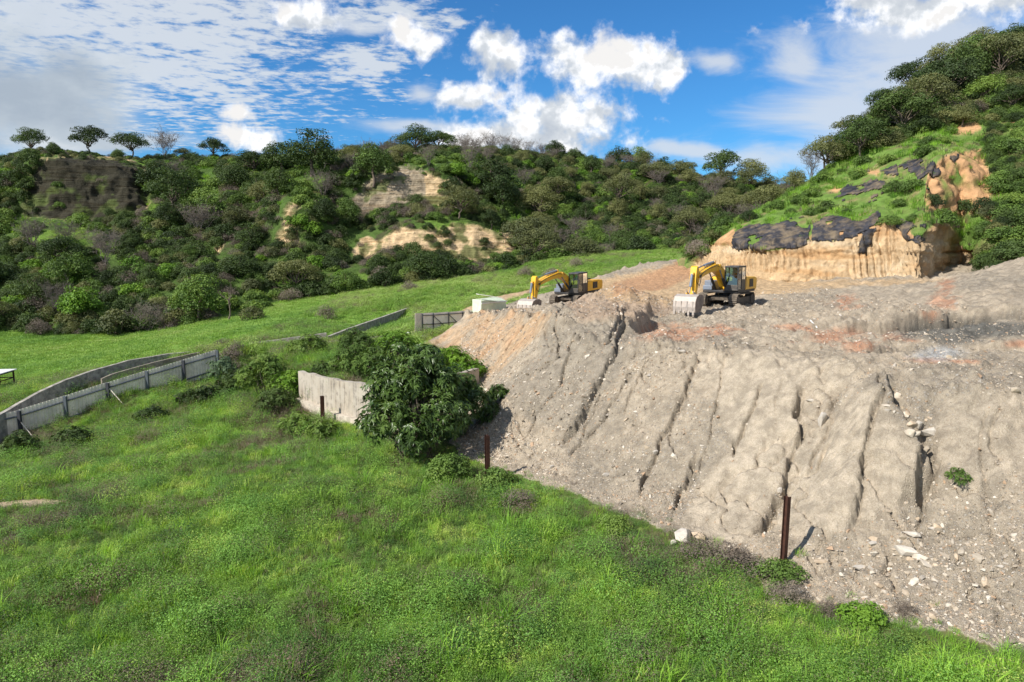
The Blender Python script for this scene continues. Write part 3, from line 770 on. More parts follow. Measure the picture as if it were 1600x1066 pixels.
def rface(px, py):
    px = px+7*fbm(px*.05, py*.05, seed=250, o=3); py = py+9*fbm(px*.045, py*.02, seed=251, o=3)*(py < 415)
    f = inpoly(px, py, [(1050,470),(1070,425),(1104,398),(1112,384),(1150,384),(1200,391),(1262,380),(1300,374),(1340,368),(1358,352),(1378,338),(1398,352),(1415,372),(1434,378),(1462,343),(1480,350),(1500,372),(1542,408),(1560,470)])
    return f.astype(float)
def right_disp(G):
    N = normals(G); x, y, z = G[..., 0], G[..., 1], G[..., 2]; px, py = proj(x, y, z)
    f = rface(px, py)
    for _ in range(2): f = (f+np.roll(f, 1, 0)+np.roll(f, -1, 0)+np.roll(f, 1, 1)+np.roll(f, -1, 1))/5
    h = np.cumsum(np.r_[0, np.hypot(np.diff(x[2]), np.diff(y[2]))])[None, :]+0*x
    a = .9*fbm(x*.1, y*.1, z*.1, seed=230)+.35*fbm(x*.5, y*.5, z*.5, seed=231)
    teeth = .42*(np.abs(np.sin(h*math.pi/.62+3*fbm(x*.22, y*.22, z*.25, seed=233)+.35*z))-.6)*sstep(fbm(x*.22, y*.22, z*.45, seed=234), -.35, .05)
    blk = 1.0*np.abs(fbm(x*.26, y*.26, z*.20, seed=235, o=4))+.45*fbm(x*.8, y*.8, z*.8, seed=232, o=4)+.30*np.abs(fbm(x*2.0, y*2.0, z*2.0, seed=246, o=3))
    ledge = .25*sstep(fbm(x*.08, y*.08, z*1.1, seed=236, o=2), -.1, .2)
    foot = 1.1*np.exp(-np.maximum(0, 1-(445-py)/14)**0*((444-py)/9.0)**2)*(py < 452)
    e = np.minimum(np.arange(G.shape[0])/3.0, 1)[:, None]
    lay = .30*sstep(fbm(x*.12, y*.12, seed=248), -.2, .2)*(1-sstep(np.abs(((z-9.6+.5*fbm(x*.15, y*.15, seed=237))*1.0)), .0, .22)); d = (a*(1-f)+f*(.25*a+teeth-blk+ledge-lay))*e
    out = inpoly(px, py, [(1445,330),(1450,270),(1480,240),(1535,232),(1548,290),(1535,330),(1500,338)])
    d = d+out*(1.5*np.abs(fbm(x*.28, y*.28, z*.28, seed=238, o=4))-.3+.5*fbm(x, y, z, seed=239, o=3))
    return G+N*d[..., None]
RG = patch(RPX, rrows, [6,60,34,30,16,16,10,4,3], 1.3, right_disp)
def colour_right(G):
    x, y, z = G[..., 0], G[..., 1], G[..., 2]; px, py = proj(x, y, z)
    n = fbm(x*.12, y*.12, z*.12, seed=240); n2 = fbm(x*.7, y*.7, z*.7, seed=241); n3 = fbm(x*.2, y*.2, z*1.3, seed=242)
    c = np.zeros(G.shape)+C(.13, .21, .045)
    c = blend(c, C(.26, .19, .10), sstep(n2, .0, .45)*.7)
    f = rface(px, py)
    out = [[(1445,330),(1450,270),(1480,240),(1535,232),(1552,290),(1540,330),(1500,338)],[(1490,212),(1495,196),(1530,188),(1535,205)],[(1535,330),(1560,320),(1590,360),(1570,385),(1545,360)],
           [(1575,180),(1600,165),(1640,180),(1640,200),(1580,205)],[(1355,272),(1362,264),(1378,264),(1376,276)],[(1100,400),(1108,385),(1150,356),(1150,384)],[(1385,272),(1398,266),(1400,276)],
           [(1290,298),(1315,290),(1312,302)],[(1565,235),(1590,225),(1600,245),(1580,255)],[(1258,376),(1300,345),(1330,340),(1420,360),(1430,376),(1340,372)],[(1540,395),(1575,380),(1600,400),(1590,420),(1545,412)]]
    jx, jy = px+6*fbm(x*.6, y*.6, z*.6, seed=243), py+5*fbm(x*.6, y*.6, z*.6, seed=244)
    o = np.zeros(px.shape)
    for q in out: o = np.maximum(o, inpoly(jx, jy, q).astype(float))
    k = np.zeros(G.shape)+C(.47, .33, .19)
    k = blend(k, C(.56, .44, .29), sstep(n3+.4*n2, .0, .4)*.7); st_ = fbm(x*1.4, y*1.4, z*.25, seed=245, o=3); k = k*(1+.30*st_[..., None]); k = blend(k, C(.40,.22,.10), sstep(z+.8*n2, 11.0, 12.2)*(1-sstep(z+.8*n2, 12.6, 13.6))*.6)
    k = blend(k, C(.43, .26, .125), sstep(-n3+.3*n2, .1, .45)*.8)
    k = blend(k, C(.50, .29, .145)*(1+.25*n2[..., None]), o*.95*(1-f))
    cl = np.maximum(f, o*sstep(n2, -.6, -.1))
    for _ in range(1): cl = (cl+np.roll(cl, 1, 0)+np.roll(cl, -1, 0)+np.roll(cl, 1, 1)+np.roll(cl, -1, 1))/5
    return blend(c, k, cl), cl
rcol, rcl = colour_right(RG)
def cut_material(name):
    m = bpy.data.materials.new(name); m.use_nodes = True; T = NT(m.node_tree); b = T.n['Principled BSDF']
    co = T.new('ShaderNodeTexCoord').outputs['Object']
    at_ = T.new('ShaderNodeAttribute', attribute_name='col').outputs['Color']
    n = T.noise(co, 1.3, 8, .65); nn = T.noise(co, 7, 6, .7)
    c = T.mix(T.smooth(n, .3, .7), T.mix(1.0, at_, g4(.78), 'MULTIPLY'), T.mix(1.0, at_, g4(1.18), 'MULTIPLY'))
    T.put(b.inputs['Base Color'], c); b.inputs['Roughness'].default_value = .95; b.inputs['Specular IOR Level'].default_value = .1
    bp = T.new('ShaderNodeBump'); bp.inputs['Strength'].default_value = .8; bp.inputs['Distance'].default_value = .15
    T.put(bp.inputs['Height'], T.math('ADD', nn, T.math('MULTIPLY', n, 1.5))); T.put(b.inputs['Normal'], bp.outputs[0])
    return m
M_cut = cut_material('cut_earth')
o = sheet('hill_with_cut_face', RG, rcol, rcl, M_cut); o.name = 'hillside'
# ------------------------------------------------------------------ plants: prototypes
def tubes_np(paths, n=5):
    """paths: list of (pts (k,3), radii (k)) -> V, quads"""
    V = []; Fs = []; b = 0
    for pts, rad in paths:
        pts = np.asarray(pts, float); k = len(pts); d = np.gradient(pts, axis=0); d /= np.linalg.norm(d, axis=1, keepdims=True)+1e-9
        a = np.cross(d, [0.31, 0.17, 0.93] if abs(d[0, 2]) < .8 else [0.9, 0.3, 0.1]); a /= np.linalg.norm(a, axis=1, keepdims=True)+1e-9
        c = np.cross(d, a); th = np.arange(n)*2*np.pi/n
        ring = pts[:, None]+(a[:, None]*np.cos(th)[None, :, None]+c[:, None]*np.sin(th)[None, :, None])*np.asarray(rad, float)[:, None, None]
        V.append(ring.reshape(-1, 3)); i = np.arange(k*n).reshape(k, n); j = np.roll(i, -1, 1)
        Fs.append(np.stack([i[:-1].ravel(), j[:-1].ravel(), j[1:].ravel(), i[1:].ravel()], 1)+b); b += k*n
    return np.concatenate(V), np.concatenate(Fs)
def leaves_np(cen, nrm, size, asp, r, droop=0.0):
    n = len(cen); nrm = nrm/(np.linalg.norm(nrm, axis=1, keepdims=True)+1e-9)
    t = r.normal(size=(n, 3)); t -= nrm*(t*nrm).sum(1, keepdims=True); t /= np.linalg.norm(t, axis=1, keepdims=True)+1e-9
    s = np.cross(nrm, t); L = (np.asarray(size)*r.uniform(.7, 1.3, n))[:, None]; W = L*asp
    tip = cen+t*L*.5; tip[:, 2] -= droop*L[:, 0]
    V = np.stack([cen-t*L*.5, cen-s*W*.5+nrm*W*.12, tip, cen+s*W*.5+nrm*W*.12], 1).reshape(-1, 3)
    return V, np.arange(4*n).reshape(n, 4)
def sph(r, n, up=0.0):
    v = r.normal(size=(n, 3)); v[:, 2] = v[:, 2]+up*np.abs(v[:, 2]); v /= np.linalg.norm(v, axis=1, keepdims=True); return v
def limb(p, q, r, sag=.15, k=6):
    p, q = np.array(p, float), np.array(q, float); t = np.linspace(0, 1, k)[:, None]
    w = np.cumsum(r.normal(size=(k, 3)), 0)*np.linalg.norm(q-p)*.045; w -= w[-1]*t
    return p+(q-p)*t+w+np.array([0, 0, 1.0])*np.sin(t*np.pi)*sag*np.linalg.norm(q-p)*.3
def crown_from(cl, r, n, size, asp, up=.4, shell=(.72, 1.05), nz=.55):
    """cl: clumps (x,y,z,rx,rz); n leaves in all"""
    cl = np.array(cl); w = cl[:, 3]**2; w /= w.sum(); k = r.choice(len(cl), n, p=w)
    d = sph(r, n, up); low = (d[:, 2] < -.35) & (r.random(n) < .6); d[low, 2] *= -.6
    rad = r.uniform(shell[0], shell[1], n)**.8
    wob = 1+.42*vn(d[:, 0]*2.3+k*3.1, d[:, 1]*2.3, d[:, 2]*2.3+k)
    sc = np.stack([cl[k, 3], cl[k, 3], cl[k, 4]], 1)
    cen = cl[k, :3]+d*sc*(rad*wob)[:, None]
    nr = d+r.normal(size=(n, 3))*nz+np.array([0, 0, .3])
    return leaves_np(cen, nr, size, asp, r)
BARK = mat('bark_grey_brown', (.14,.11,.085), .95, var=.25, scale=8, bump=.6, bscale=18)
BARKP = mat('bark_pale', (.17,.145,.13), .95, var=.25, scale=8)
LEAF = {
 'dark': foliage('leaf_dark_green', [(0.0334,0.0546,0.0182),(0.0584,0.094,0.0256),(0.0939,0.144,0.0365)], .5, .3),
 'mid':  foliage('leaf_mid_green', [(0.0694,0.1148,0.0278),(0.1202,0.2,0.0398),(0.1964,0.2869,0.0557)], .5, .3),
 'olive':foliage('leaf_olive', [(0.0845,0.1001,0.0424),(0.1437,0.1578,0.0578),(0.2114,0.2214,0.0809)], .5, .3),
 'bright':foliage('leaf_bright_green', [(0.0822,0.1667,0.0207),(0.1392,0.2645,0.0287),(0.2151,0.3565,0.0403)], .5, .25),
 'dry':  foliage('leaf_dry_twigs', [(0.1118,0.09,0.0698),(0.1786,0.1428,0.1118),(0.2639,0.2174,0.1708)], .5, .3, trans=.1),
 'silver':foliage('leaf_silver_green', [(.085,.14,.07),(.14,.21,.11),(.20,.28,.16)], .5, .2),
}
def proto_tree(kind, seed, H=7.0, Rr=3.4, leafmat='dark', n=5600, leaf=.27, asp=.55):
    """a root empty with a trunk and a crown as children, parked unlinked; used through dup()"""
    r = np.random.default_rng(seed); paths = []; cl = []
    if kind == 'round':
        th = H*.38; m = 15
        for i in range(m):
            a = i*2.4+r.uniform(-.4, .4); q = math.sqrt((i+.5)/m); rr = Rr*.72*q
            z = H*(.93-.42*q*q)-r.uniform(0, .18)*H; s = Rr*r.uniform(.20, .46)
            cl.append((rr*math.cos(a), rr*math.sin(a), z-s*.6, s, s*.78))
        for i in range(6): cl.append((r.uniform(-.5, .5)*Rr, r.uniform(-.5, .5)*Rr, H*r.uniform(.35, .55), Rr*.36, Rr*.3))
        paths.append((limb((0,0,-.6), (r.uniform(-.3,.3), r.uniform(-.3,.3), th), r), np.linspace(.24, .15, 6)*H/7))
        for c in cl[:9]: paths.append((limb((0,0,th*.9), (c[0], c[1], c[2]), r), np.linspace(.12, .03, 6)*H/7))
    elif kind == 'umbrella':
        th = H*.34; m = 14
        for i in range(m):
            a = i*2.4+r.uniform(-.5, .5); q = math.sqrt((i+.6)/m); rr = Rr*.9*q
            s = Rr*r.uniform(.30, .42); cl.append((rr*.88*math.cos(a), rr*.88*math.sin(a), H*(.92-.34*q*q)-r.uniform(0, .16)*H, s, s*.62))
        paths.append((limb((0,0,-.6), (r.uniform(-.5,.5), r.uniform(-.5,.5), th), r), np.linspace(.2, .13, 6)*H/7))
        for c in cl: paths.append((limb((0,0,th*.92), (c[0], c[1], c[2]-.1), r, .3), np.linspace(.10, .025, 6)*H/7))
    elif kind == 'bare':
        th = H*.25
        paths.append((limb((0,0,-.6), (0, 0, th), r), np.linspace(.15, .11, 6)*H/7))
        for i in range(13):
            a = i*2.4; e = r.uniform(.35, 1.0); L = H*r.uniform(.5, .78); q = np.array([math.cos(a)*math.sin(e)*Rr*1.0, math.sin(a)*math.sin(e)*Rr*1.0, th+L*math.cos(e*.6)])
            pts = limb((0,0,th*.9), q, r, .2, 7); paths.append((pts, np.linspace(.055, .012, 7)*H/7))
            for j in range(11):
                b = pts[r.integers(2, 7)]; e2 = b+r.normal(size=3)*[.7,.7,.5]+[0,0,.6]
                pp = limb(b, e2, r, .1, 4); paths.append((pp, np.linspace(.020, .007, 4)))
                for _ in range(3):
                    e3 = pp[r.integers(1, 4)]+r.normal(size=3)*[.32,.32,.3]+[0,0,.25]; paths.append((limb(pp[2], e3, r, .1, 3), [.011, .009, .006]))
                cl.append((*e2, .5, .45))
    elif kind == 'bush':
        m = 12; th = .3
        for i in range(m):
            a = i*2.4+r.uniform(-.4, .4); q = math.sqrt((i+.3)/m); rr = Rr*.75*q
            s = Rr*r.uniform(.26, .44); cl.append((rr*math.cos(a), rr*math.sin(a), max(.25*H, H*(.82-.5*q*q)-r.uniform(0, .25)*H), s, s*.8))
        for c in cl[:7]: paths.append((limb((c[0]*.15, c[1]*.15, -.3), (c[0], c[1], c[2]), r), np.linspace(.07, .02, 6)))
    V, Fq = tubes_np(paths)
    tm = mesh_np('trunk', V, Fq, [BARKP if kind == 'bare' else BARK], True)
    cV, cF = crown_from(cl, r, n, leaf, asp, nz=.5 if kind != 'bare' else 1.2, shell=(.72, 1.05) if kind != 'bare' else (.1, 1.1))
    cm = mesh_np('crown', cV, cF, [LEAF[leafmat]])
    return dict(trunk=tm, crown=cm, H=H, R=Rr, kind=kind)
PR = {
 'round_dark':[proto_tree('round', 1), proto_tree('round', 2, 7.4, 3.8), proto_tree('round', 3, 6.2, 3.5)],
 'round_mid':[proto_tree('round', 4, leafmat='mid'), proto_tree('round', 5, 6.4, 3.7, 'mid')],
 'olive':[proto_tree('umbrella', 6, 7.0, 4.0, 'olive', 5400, .23), proto_tree('umbrella', 7, 6.2, 3.7, 'olive', 5200, .23), proto_tree('round', 8, 6.4, 3.5, 'olive', 5400, .23)],
 'umb_dark':[proto_tree('umbrella', 9, 7.0, 3.9, 'dark', 5600, .26), proto_tree('umbrella', 10, 6.4, 3.6, 'dark', 5400, .26)],
 'bare':[proto_tree('bare', 11, 6.0, 3.0, 'dry', 2600, .13, .35), proto_tree('bare', 12, 5.6, 3.2, 'dry', 3400, .13, .35)],
 'bright':[proto_tree('round', 13, 5.2, 3.2, 'bright', 4600, .30), proto_tree('bush', 14, 2.8, 2.4, 'bright', 2200, .3)],
 'bush_dark':[proto_tree('bush', 15, 2.8, 2.3, 'dark', 3000, .22), proto_tree('bush', 16, 2.4, 2.3, 'dark', 2200, .27)],
 'bush_mid':[proto_tree('bush', 17, 2.6, 2.2, 'mid', 3000, .22), proto_tree('bush', 18, 2.1, 2.1, 'mid', 2200, .27)],
 'bush_dry':[proto_tree('bush', 19, 2.3, 2.0, 'dry', 2400, .16, .35)],
 'bush_olive':[proto_tree('bush', 20, 2.5, 2.2, 'olive', 2400, .22)],
}
def plant(name, key, loc, size=1.0, var=None, label=None, cat=None, group=None, rz=None, sq=1.0):
    L = PR[key]; p = L[var if var is not None else rng.integers(len(L))]
    e = bpy.data.objects.new(name, None); COL.objects.link(e); e.location = loc
    e.rotation_euler = (rng.normal()*.05, rng.normal()*.05, rng.uniform(0, 6.28) if rz is None else rz)
    s = size; e.scale = (s*rng.uniform(.85, 1.25), s*rng.uniform(.85, 1.25), s*sq*rng.uniform(.82, 1.12))
    tag(e, label, cat, group)
    for k in ('trunk', 'crown'):
        nm = k if not (k == 'trunk' and p['kind'] == 'bush') else 'stems'
        o = bpy.data.objects.new(nm, p[k]); COL.objects.link(o); o.parent = e
    return e

# --- scatter of uncountable cover through geometry nodes
def scatter(name, pts, scl, idx, protos, label, cat, rot=None, tilt=.0):
    n = len(pts); pc = bpy.data.collections.new(name+'_sources')
    for i, me in enumerate(protos):
        o = bpy.data.objects.new('%s_source_%02d' % (name, i), me); pc.objects.link(o)
    me = bpy.data.meshes.new(name); me.vertices.add(n); me.vertices.foreach_set('co', np.asarray(pts, np.float32).ravel())
    a = me.attributes.new('scl', 'FLOAT_VECTOR', 'POINT'); s = np.asarray(scl, np.float32); s = s if s.ndim == 2 else np.repeat(s[:, None], 3, 1); a.data.foreach_set('vector', s.ravel())
    a = me.attributes.new('idx', 'INT', 'POINT'); a.data.foreach_set('value', np.asarray(idx, np.int32))
    if rot is None: rot = np.stack([rng.normal(size=n)*tilt, rng.normal(size=n)*tilt, rng.uniform(0, 6.283, n)], 1)
    a = me.attributes.new('rot', 'FLOAT_VECTOR', 'POINT'); a.data.foreach_set('vector', np.asarray(rot, np.float32).ravel())
    ob = link(name, me); tag(ob, label, cat, kind='stuff')
    g = bpy.data.node_groups.new(name, 'GeometryNodeTree')
    g.interface.new_socket('Geometry', in_out='INPUT', socket_type='NodeSocketGeometry'); g.interface.new_socket('Geometry', in_out='OUTPUT', socket_type='NodeSocketGeometry')
    gi = g.nodes.new('NodeGroupInput'); go = g.nodes.new('NodeGroupOutput'); ip = g.nodes.new('GeometryNodeInstanceOnPoints')
    mp = g.nodes.new('GeometryNodeMeshToPoints'); ci = g.nodes.new('GeometryNodeCollectionInfo')
    ci.inputs[0].default_value = pc; ci.inputs['Separate Children'].default_value = True; ci.inputs['Reset Children'].default_value = True
    def attr(nm, typ):
        q = g.nodes.new('GeometryNodeInputNamedAttribute'); q.data_type = typ; q.inputs[0].default_value = nm; return q.outputs[0]
    g.links.new(gi.outputs[0], mp.inputs[0]); g.links.new(mp.outputs[0], ip.inputs['Points']); g.links.new(ci.outputs[0], ip.inputs['Instance'])
    ip.inputs['Pick Instance'].default_value = True
    g.links.new(attr('idx', 'INT'), ip.inputs['Instance Index']); g.links.new(attr('scl', 'FLOAT_VECTOR'), ip.inputs['Scale']); g.links.new(attr('rot', 'FLOAT_VECTOR'), ip.inputs['Rotation'])
    g.links.new(ip.outputs[0], go.inputs[0])
    md = ob.modifiers.new('scatter', 'NODES'); md.node_group = g
    return ob

# --- grass and weeds
G_green = foliage('grass_green', [(0.2654,0.1862,0.1433),(0.1503,0.204,0.0625),(0.1858,0.3282,0.0552),(0.3098,0.479,0.0735),(0.4956,0.6031,0.1377)], .30, .22, trans=.35, fine=1.5, fine_amt=.35, rough=.5)
G_lush = foliage('grass_lush', [(0.0943,0.1984,0.0331),(0.1542,0.319,0.0367),(0.2485,0.457,0.0514),(0.3599,0.6035,0.0735)], .30, .2, trans=.38, fine=1.6, rough=.5)
G_weed = foliage('weed_leaves', [(0.0713,0.1333,0.0383),(0.1189,0.2416,0.0523),(0.1901,0.3666,0.0662),(0.3009,0.5165,0.0958)], .33, .2, trans=.3, fine=1.5, fine_amt=.3)
G_dry = foliage('grass_dry', [(.145,.110,.085),(.20,.155,.115),(.29,.235,.155)], .4, .4, trans=.2, fine=2.5)
G_field = foliage('grass_field', [(0.1563,0.2839,0.0634),(0.2301,0.3832,0.0749),(0.3123,0.4542,0.1037),(0.3945,0.4684,0.1728)], .06, .15, trans=.3, fine=.5)
def tuft(seed, n=34, h=.5, w=.02, spread=.2, lean=.35, m=None):
    r = np.random.default_rng(seed); a = r.uniform(0, 6.283, n); q = np.sqrt(r.random(n))*spread
    b = np.stack([np.cos(a)*q, np.sin(a)*q, np.full(n, -.05)], 1); a2 = a+r.normal(size=n)*.9; ln = np.abs(r.normal(size=n))*lean+.08
    hh = h*r.uniform(.55, 1.15, n); d = np.stack([np.cos(a2), np.sin(a2), 0*a], 1); s = np.stack([-np.sin(a2), np.cos(a2), 0*a], 1)*w/2
    up = np.array([0, 0, 1.0])
    p1 = b+d*(ln*hh*.3)[:, None]+up*(hh*.55)[:, None]; p2 = b+d*(ln*hh)[:, None]+up*(hh*(1-.35*ln))[:, None]
    V = np.stack([b-s, b+s, p1-s*.8, p1+s*.8, p2], 1).reshape(-1, 3); i = np.arange(n)*5
    return mesh_np('tuft', V, [np.stack([i, i+1, i+3, i+2], 1), np.stack([i+2, i+3, i+4], 1)], [m])
def herb(seed, n=120, h=.4, rad=.28, leaf=.06, m=None, asp=.5):
    r = np.random.default_rng(seed); d = sph(r, n); d[:, 2] = np.abs(d[:, 2]); q = r.uniform(.3, 1, n)**.5
    c = d*[rad, rad, h]*q[:, None]*(1+.3*vn(d[:, 0]*3, d[:, 1]*3, seed))[:, None]
    V, Fq = leaves_np(c, d*.5+r.normal(size=(n, 3))*.5+[0, 0, .5], leaf, asp, r)
    return mesh_np('herb', V, Fq, [m])
TUFTS = [tuft(30, m=G_green), tuft(31, 30, .42, .022, .24, .5, G_green), tuft(32, 40, .38, .018, .25, .45, G_green),
         herb(33, 190, .4, .28, .042, G_weed), herb(34, 200, .34, .3, .036, G_weed), herb(35, 170, .45, .26, .045, G_green),
         tuft(36, 34, .42, .012, .26, .5, G_dry), herb(37, 130, .4, .3, .035, G_dry, .35),
         tuft(38, 30, .85, .022, .2, .5, G_lush), tuft(39, 44, .50, .016, .24, .45, G_lush),
         herb(40, 700, .75, .62, .042, G_weed), herb(41, 700, .65, .7, .040, G_green), herb(42, 380, .7, .6, .035, G_dry, .35)]
def pick(n, base, w): return rng.choice(base, n, p=np.array(w)/sum(w))
def cand(n, x0, x1, y0, y1):
    return rng.uniform(x0, x1, n), rng.uniform(y0, y1, n)
def off_heap(x, y, m=0.0):
    i = np.clip(np.searchsorted(gx, x), 0, len(gx)-1); j = np.clip(np.searchsorted(gy, y), 0, len(gy)-1)
    return DT[j, i]+0*x < m
def view(x, y, z, mg=60):
    px, py = proj(x, y, z); return (px > -mg) & (px < 1600+mg) & (py < 1066+mg*2)
def road_clear(x, y): return (dist_poly(x, y, TRACKS[0][0]) > np.where(y > 64, 2.6, .9)) | (y < 61)
def on_wall(x, y): return dist_poly(x, y, WALL[:3]) < .35

def WCLEAR(x, y):
    return (dist_poly(x, y, [(-41,42),(-33.6,45),(-30,51),(-27,56),(-22,59),(-17,60.5),(-13,72),(-9,88)]) > .3) & (dist_poly(x, y, [(-22,56),(-15,58.5),(-8.9,62)]) > .8)
# foreground meadow
def meadow():
    x, y = [], []
    for n, y0, y1 in ((14000, 11.5, 20), (15000, 20, 32), (17000, 32, 50), (13000, 50, 64)):
        hw = .82*y1+2; a, b = cand(n, -hw, min(hw, 16), y0, y1); x.append(a); y.append(b)
    x = np.concatenate(x); y = np.concatenate(y); z = hz(x, y)
    edge = rng.exponential(.22, len(x))-.05; k = off_heap(x, y, edge) & view(x, y, z) & road_clear(x, y) & ~on_wall(x, y) & WCLEAR(x, y)
    # bare strip of sandy ground by the left edge
    k &= ~((np.hypot((x+20.2)/2.6, (y-26.9)/.55)+.4*fbm(x*.9, y*.9, seed=102) < 1))
    x, y, z = x[k], y[k], z[k]; n = len(x)
    f = fbm(x*.22, y*.22, seed=300, o=3); f2 = fbm(x*.7, y*.7, seed=301, o=3)
    lush = sstep(x, 1, 9)*.55+sstep(-y, -20, -14)*.25
    idx = np.zeros(n, int); u = rng.random(n)
    dryp = np.clip(.08+.62*sstep(f+.5*f2, -.05, .38)*(1-lush), 0, .7); weedp = .26+.26*sstep(-f2, -.2, .3)
    a = u < dryp; b = ~a & (u < dryp+weedp); c = ~a & ~b
    idx[a] = pick(a.sum(), [6, 7], [.6, .4]); idx[b] = pick(b.sum(), [3, 4, 5], [.4, .35, .25])
    lu = rng.random(n) < lush*.8+.10; idx[c & lu] = pick((c & lu).sum(), [8, 9], [.14, .86]); idx[c & ~lu] = pick((c & ~lu).sum(), [0, 1, 2], [.6, 1.2, 1.5])
    big = rng.random(n) < .11*sstep(f2+.4*f, -.15, .25)+.01; idx[big] = np.where(a[big], 12, pick(big.sum(), [10, 11], [.6, .4]))
    s = (.78+.50*sstep(f2, -.3, .4)+rng.normal(size=n)*.14)*(1+.012*np.maximum(0, y-25))
    s *= np.where(off_heap(x, y, -.8), 1.0, .62)
    s = np.clip(s, .4, 2.0)
    sc = np.stack([s, s, s*rng.uniform(.75, 1.15, n)*.85], 1)
    return scatter('meadow_grass', np.stack([x, y, z], 1), sc, idx, TUFTS, 'tangled green grass and weeds with dry purplish patches covering the near meadow', 'grass', tilt=.15)
meadow()
# tall clumps that stand out of the meadow, and weeds on the terrace
def field():
    F1 = tuft(50, 30, .26, .05, .6, .9, G_field); F2 = tuft(51, 30, .22, .06, .65, 1.0, G_field); F3 = tuft(52, 50, .70, .05, .6, .9, G_field); F4 = herb(53, 300, .55, .7, .09, G_field); F5 = herb(54, 200, .6, .6, .07, G_dry, .3)
    x, y = cand(70000, -85, 42, 56, 134); z = hz(x, y)
    k = off_heap(x, y, -.1) & view(x, y, z, 20) & road_clear(x, y)
    px, py = proj(x, y, z); k &= ~((x < -42.5) & (np.abs(y-58) < 1.8)) & WCLEAR(x, y)
    x, y, z, px, py = x[k], y[k], z[k], px[k], py[k]; n = len(x)
    f = fbm(x*.12, y*.12, seed=310, o=4)
    hi = np.clip(sstep(x, -38, -24)*(1-sstep(y, 100, 118)*.2), 0, 1)*sstep(f, -.35, .1)
    hi = np.maximum(hi, (1-sstep(dist_poly(x, y, TRACKS[0][0]), 2, 7))*.7*(x < -4)); hi = np.maximum(hi, .9*(dist_poly(x, y, [(-85,62),(-40,60),(-28,62)]) < 2.5))
    idx = np.where(rng.random(n) < .5, 0, 1); u = rng.random(n)
    idx = np.where(u < hi*.55, 2, idx); idx = np.where((u > .82-.2*hi) & (hi > .2), 3, idx); dz_ = fbm(x*.2, y*.2, seed=311, o=3); idx = np.where((u < (.10+.5*(dz_ > .18))*(hi > .2)+.02) , 4, idx)
    lawn = (x < -27) & (y > 61.5); idx = np.where(lawn, np.where(rng.random(n) < .5, 0, 1), idx); s = rng.uniform(.7, 1.2, n)*np.where(idx < 2, 1.0, 1.0+.35*f)
    return scatter('field_grass', np.stack([x, y, z], 1), np.stack([s, s, s], 1), idx, [F1, F2, F3, F4, F5], 'bright yellow green grass of the field and bank below the hills', 'grass', tilt=.12)
field()

# --- picking spots on the hill sheets
def patch_spots(G, n, keep, rr):
    """random points on a sheet, weighted by area; keep(px,py,P) -> bool"""
    A = G[:-1, :-1]; U = G[:-1, 1:]-A; Vv = G[1:, :-1]-A; ar = np.linalg.norm(np.cross(U, Vv), axis=-1).ravel()
    ar = np.where(G[:-1, :-1, 1].ravel() > 300, 0, ar); k = rr.choice(len(ar), n, p=ar/ar.sum())
    u, v = rr.random(n)[:, None], rr.random(n)[:, None]
    P = A.reshape(-1, 3)[k]+U.reshape(-1, 3)[k]*u+Vv.reshape(-1, 3)[k]*v
    px, py = proj(P[:, 0], P[:, 1], P[:, 2]); m = keep(px, py, P); return P[m], px[m], py[m]
def meadowish(px, py):
    """openings of bright grass on the hillside"""
    m = np.zeros(px.shape, bool)
    for q in [[(265,262),(340,258),(345,300),(320,345),(280,330)],[(415,258),(520,262),(500,300),(420,305)],[(440,300),(500,300),(470,345),(440,350)],[(0,345),(130,340),(140,372),(60,385),(0,380)],
              [(770,300),(840,330),(830,350),(775,325)],[(890,250),(945,255),(940,272),(895,268)],[(330,470),(450,465),(445,500),(330,500)],[(640,250),(700,250),(790,258),(700,268)],[(150,275),(200,290),(250,330),(190,310)]]:
        m |= inpoly(px+8*vn(px*.06, py*.06, 0, 401), py+6*vn(px*.06, py*.06, 0, 402), q)
    return m
def cliffy(px, py, grow=0):
    m = cliff_mask(px, py) > .5
    if grow: m |= cliff_mask(px, py+grow) > .5
    return m
def hill_cover():
    U = [PR['bush_dark'][0]['crown'], PR['bush_dark'][1]['crown'], PR['bush_mid'][0]['crown'], PR['bush_mid'][1]['crown'], PR['bush_olive'][0]['crown'], PR['bush_dry'][0]['crown'], PR['bright'][1]['crown'],
         tuft(60, 50, 1.0, .10, .8, .6, G_lush), tuft(61, 50, .8, .09, .8, .6, G_field)]
    r = np.random.default_rng(500)
    P, px, py = patch_spots(BG, 17000, lambda a, b, P: (a > -60) & (a < 1330) & (P[:, 1] < 235), r)
    n = len(P); me = meadowish(px, py); cl = cliffy(px, py); ne = cliffy(px, py, 16)
    u = r.random(n); idx = r.choice([0, 1, 2, 3, 4, 5], n, p=[.24, .2, .15, .08, .15, .18])
    w = fbm(P[:, 0]*.03, P[:, 1]*.03, P[:, 2]*.03, seed=505)
    idx = np.where((w > .22) & (u < .5), 5, idx); idx = np.where((w < -.25) & (u < .35), 2, idx); idx = np.where(u > .965, 6, idx)
    me = me | ((w < -.12) & (fbm(P[:, 0]*.09, P[:, 1]*.09, P[:, 2]*.09, seed=507) > .12) & (px < 1000))
    idx = np.where(me, np.where(u < .82, np.where(u < .4, 7, 8), 3), idx)
    s = r.uniform(.45, 1.05, n)*np.where(ne, .5, 1); s = np.where(me, r.uniform(.8, 1.2, n), s)
    s = np.where(cl, r.uniform(.25, .6, n), s); keep = ~(cl & (fbm(P[:, 0]*.16, P[:, 1]*.16, P[:, 2]*.16, seed=506) < .16) & (r.random(n) < .93))
    return scatter('undergrowth', (P-[0, 0, .35])[keep], s[keep], idx[keep], U, 'dense mixed undergrowth covering the wooded hill behind the field', 'undergrowth', tilt=.12)
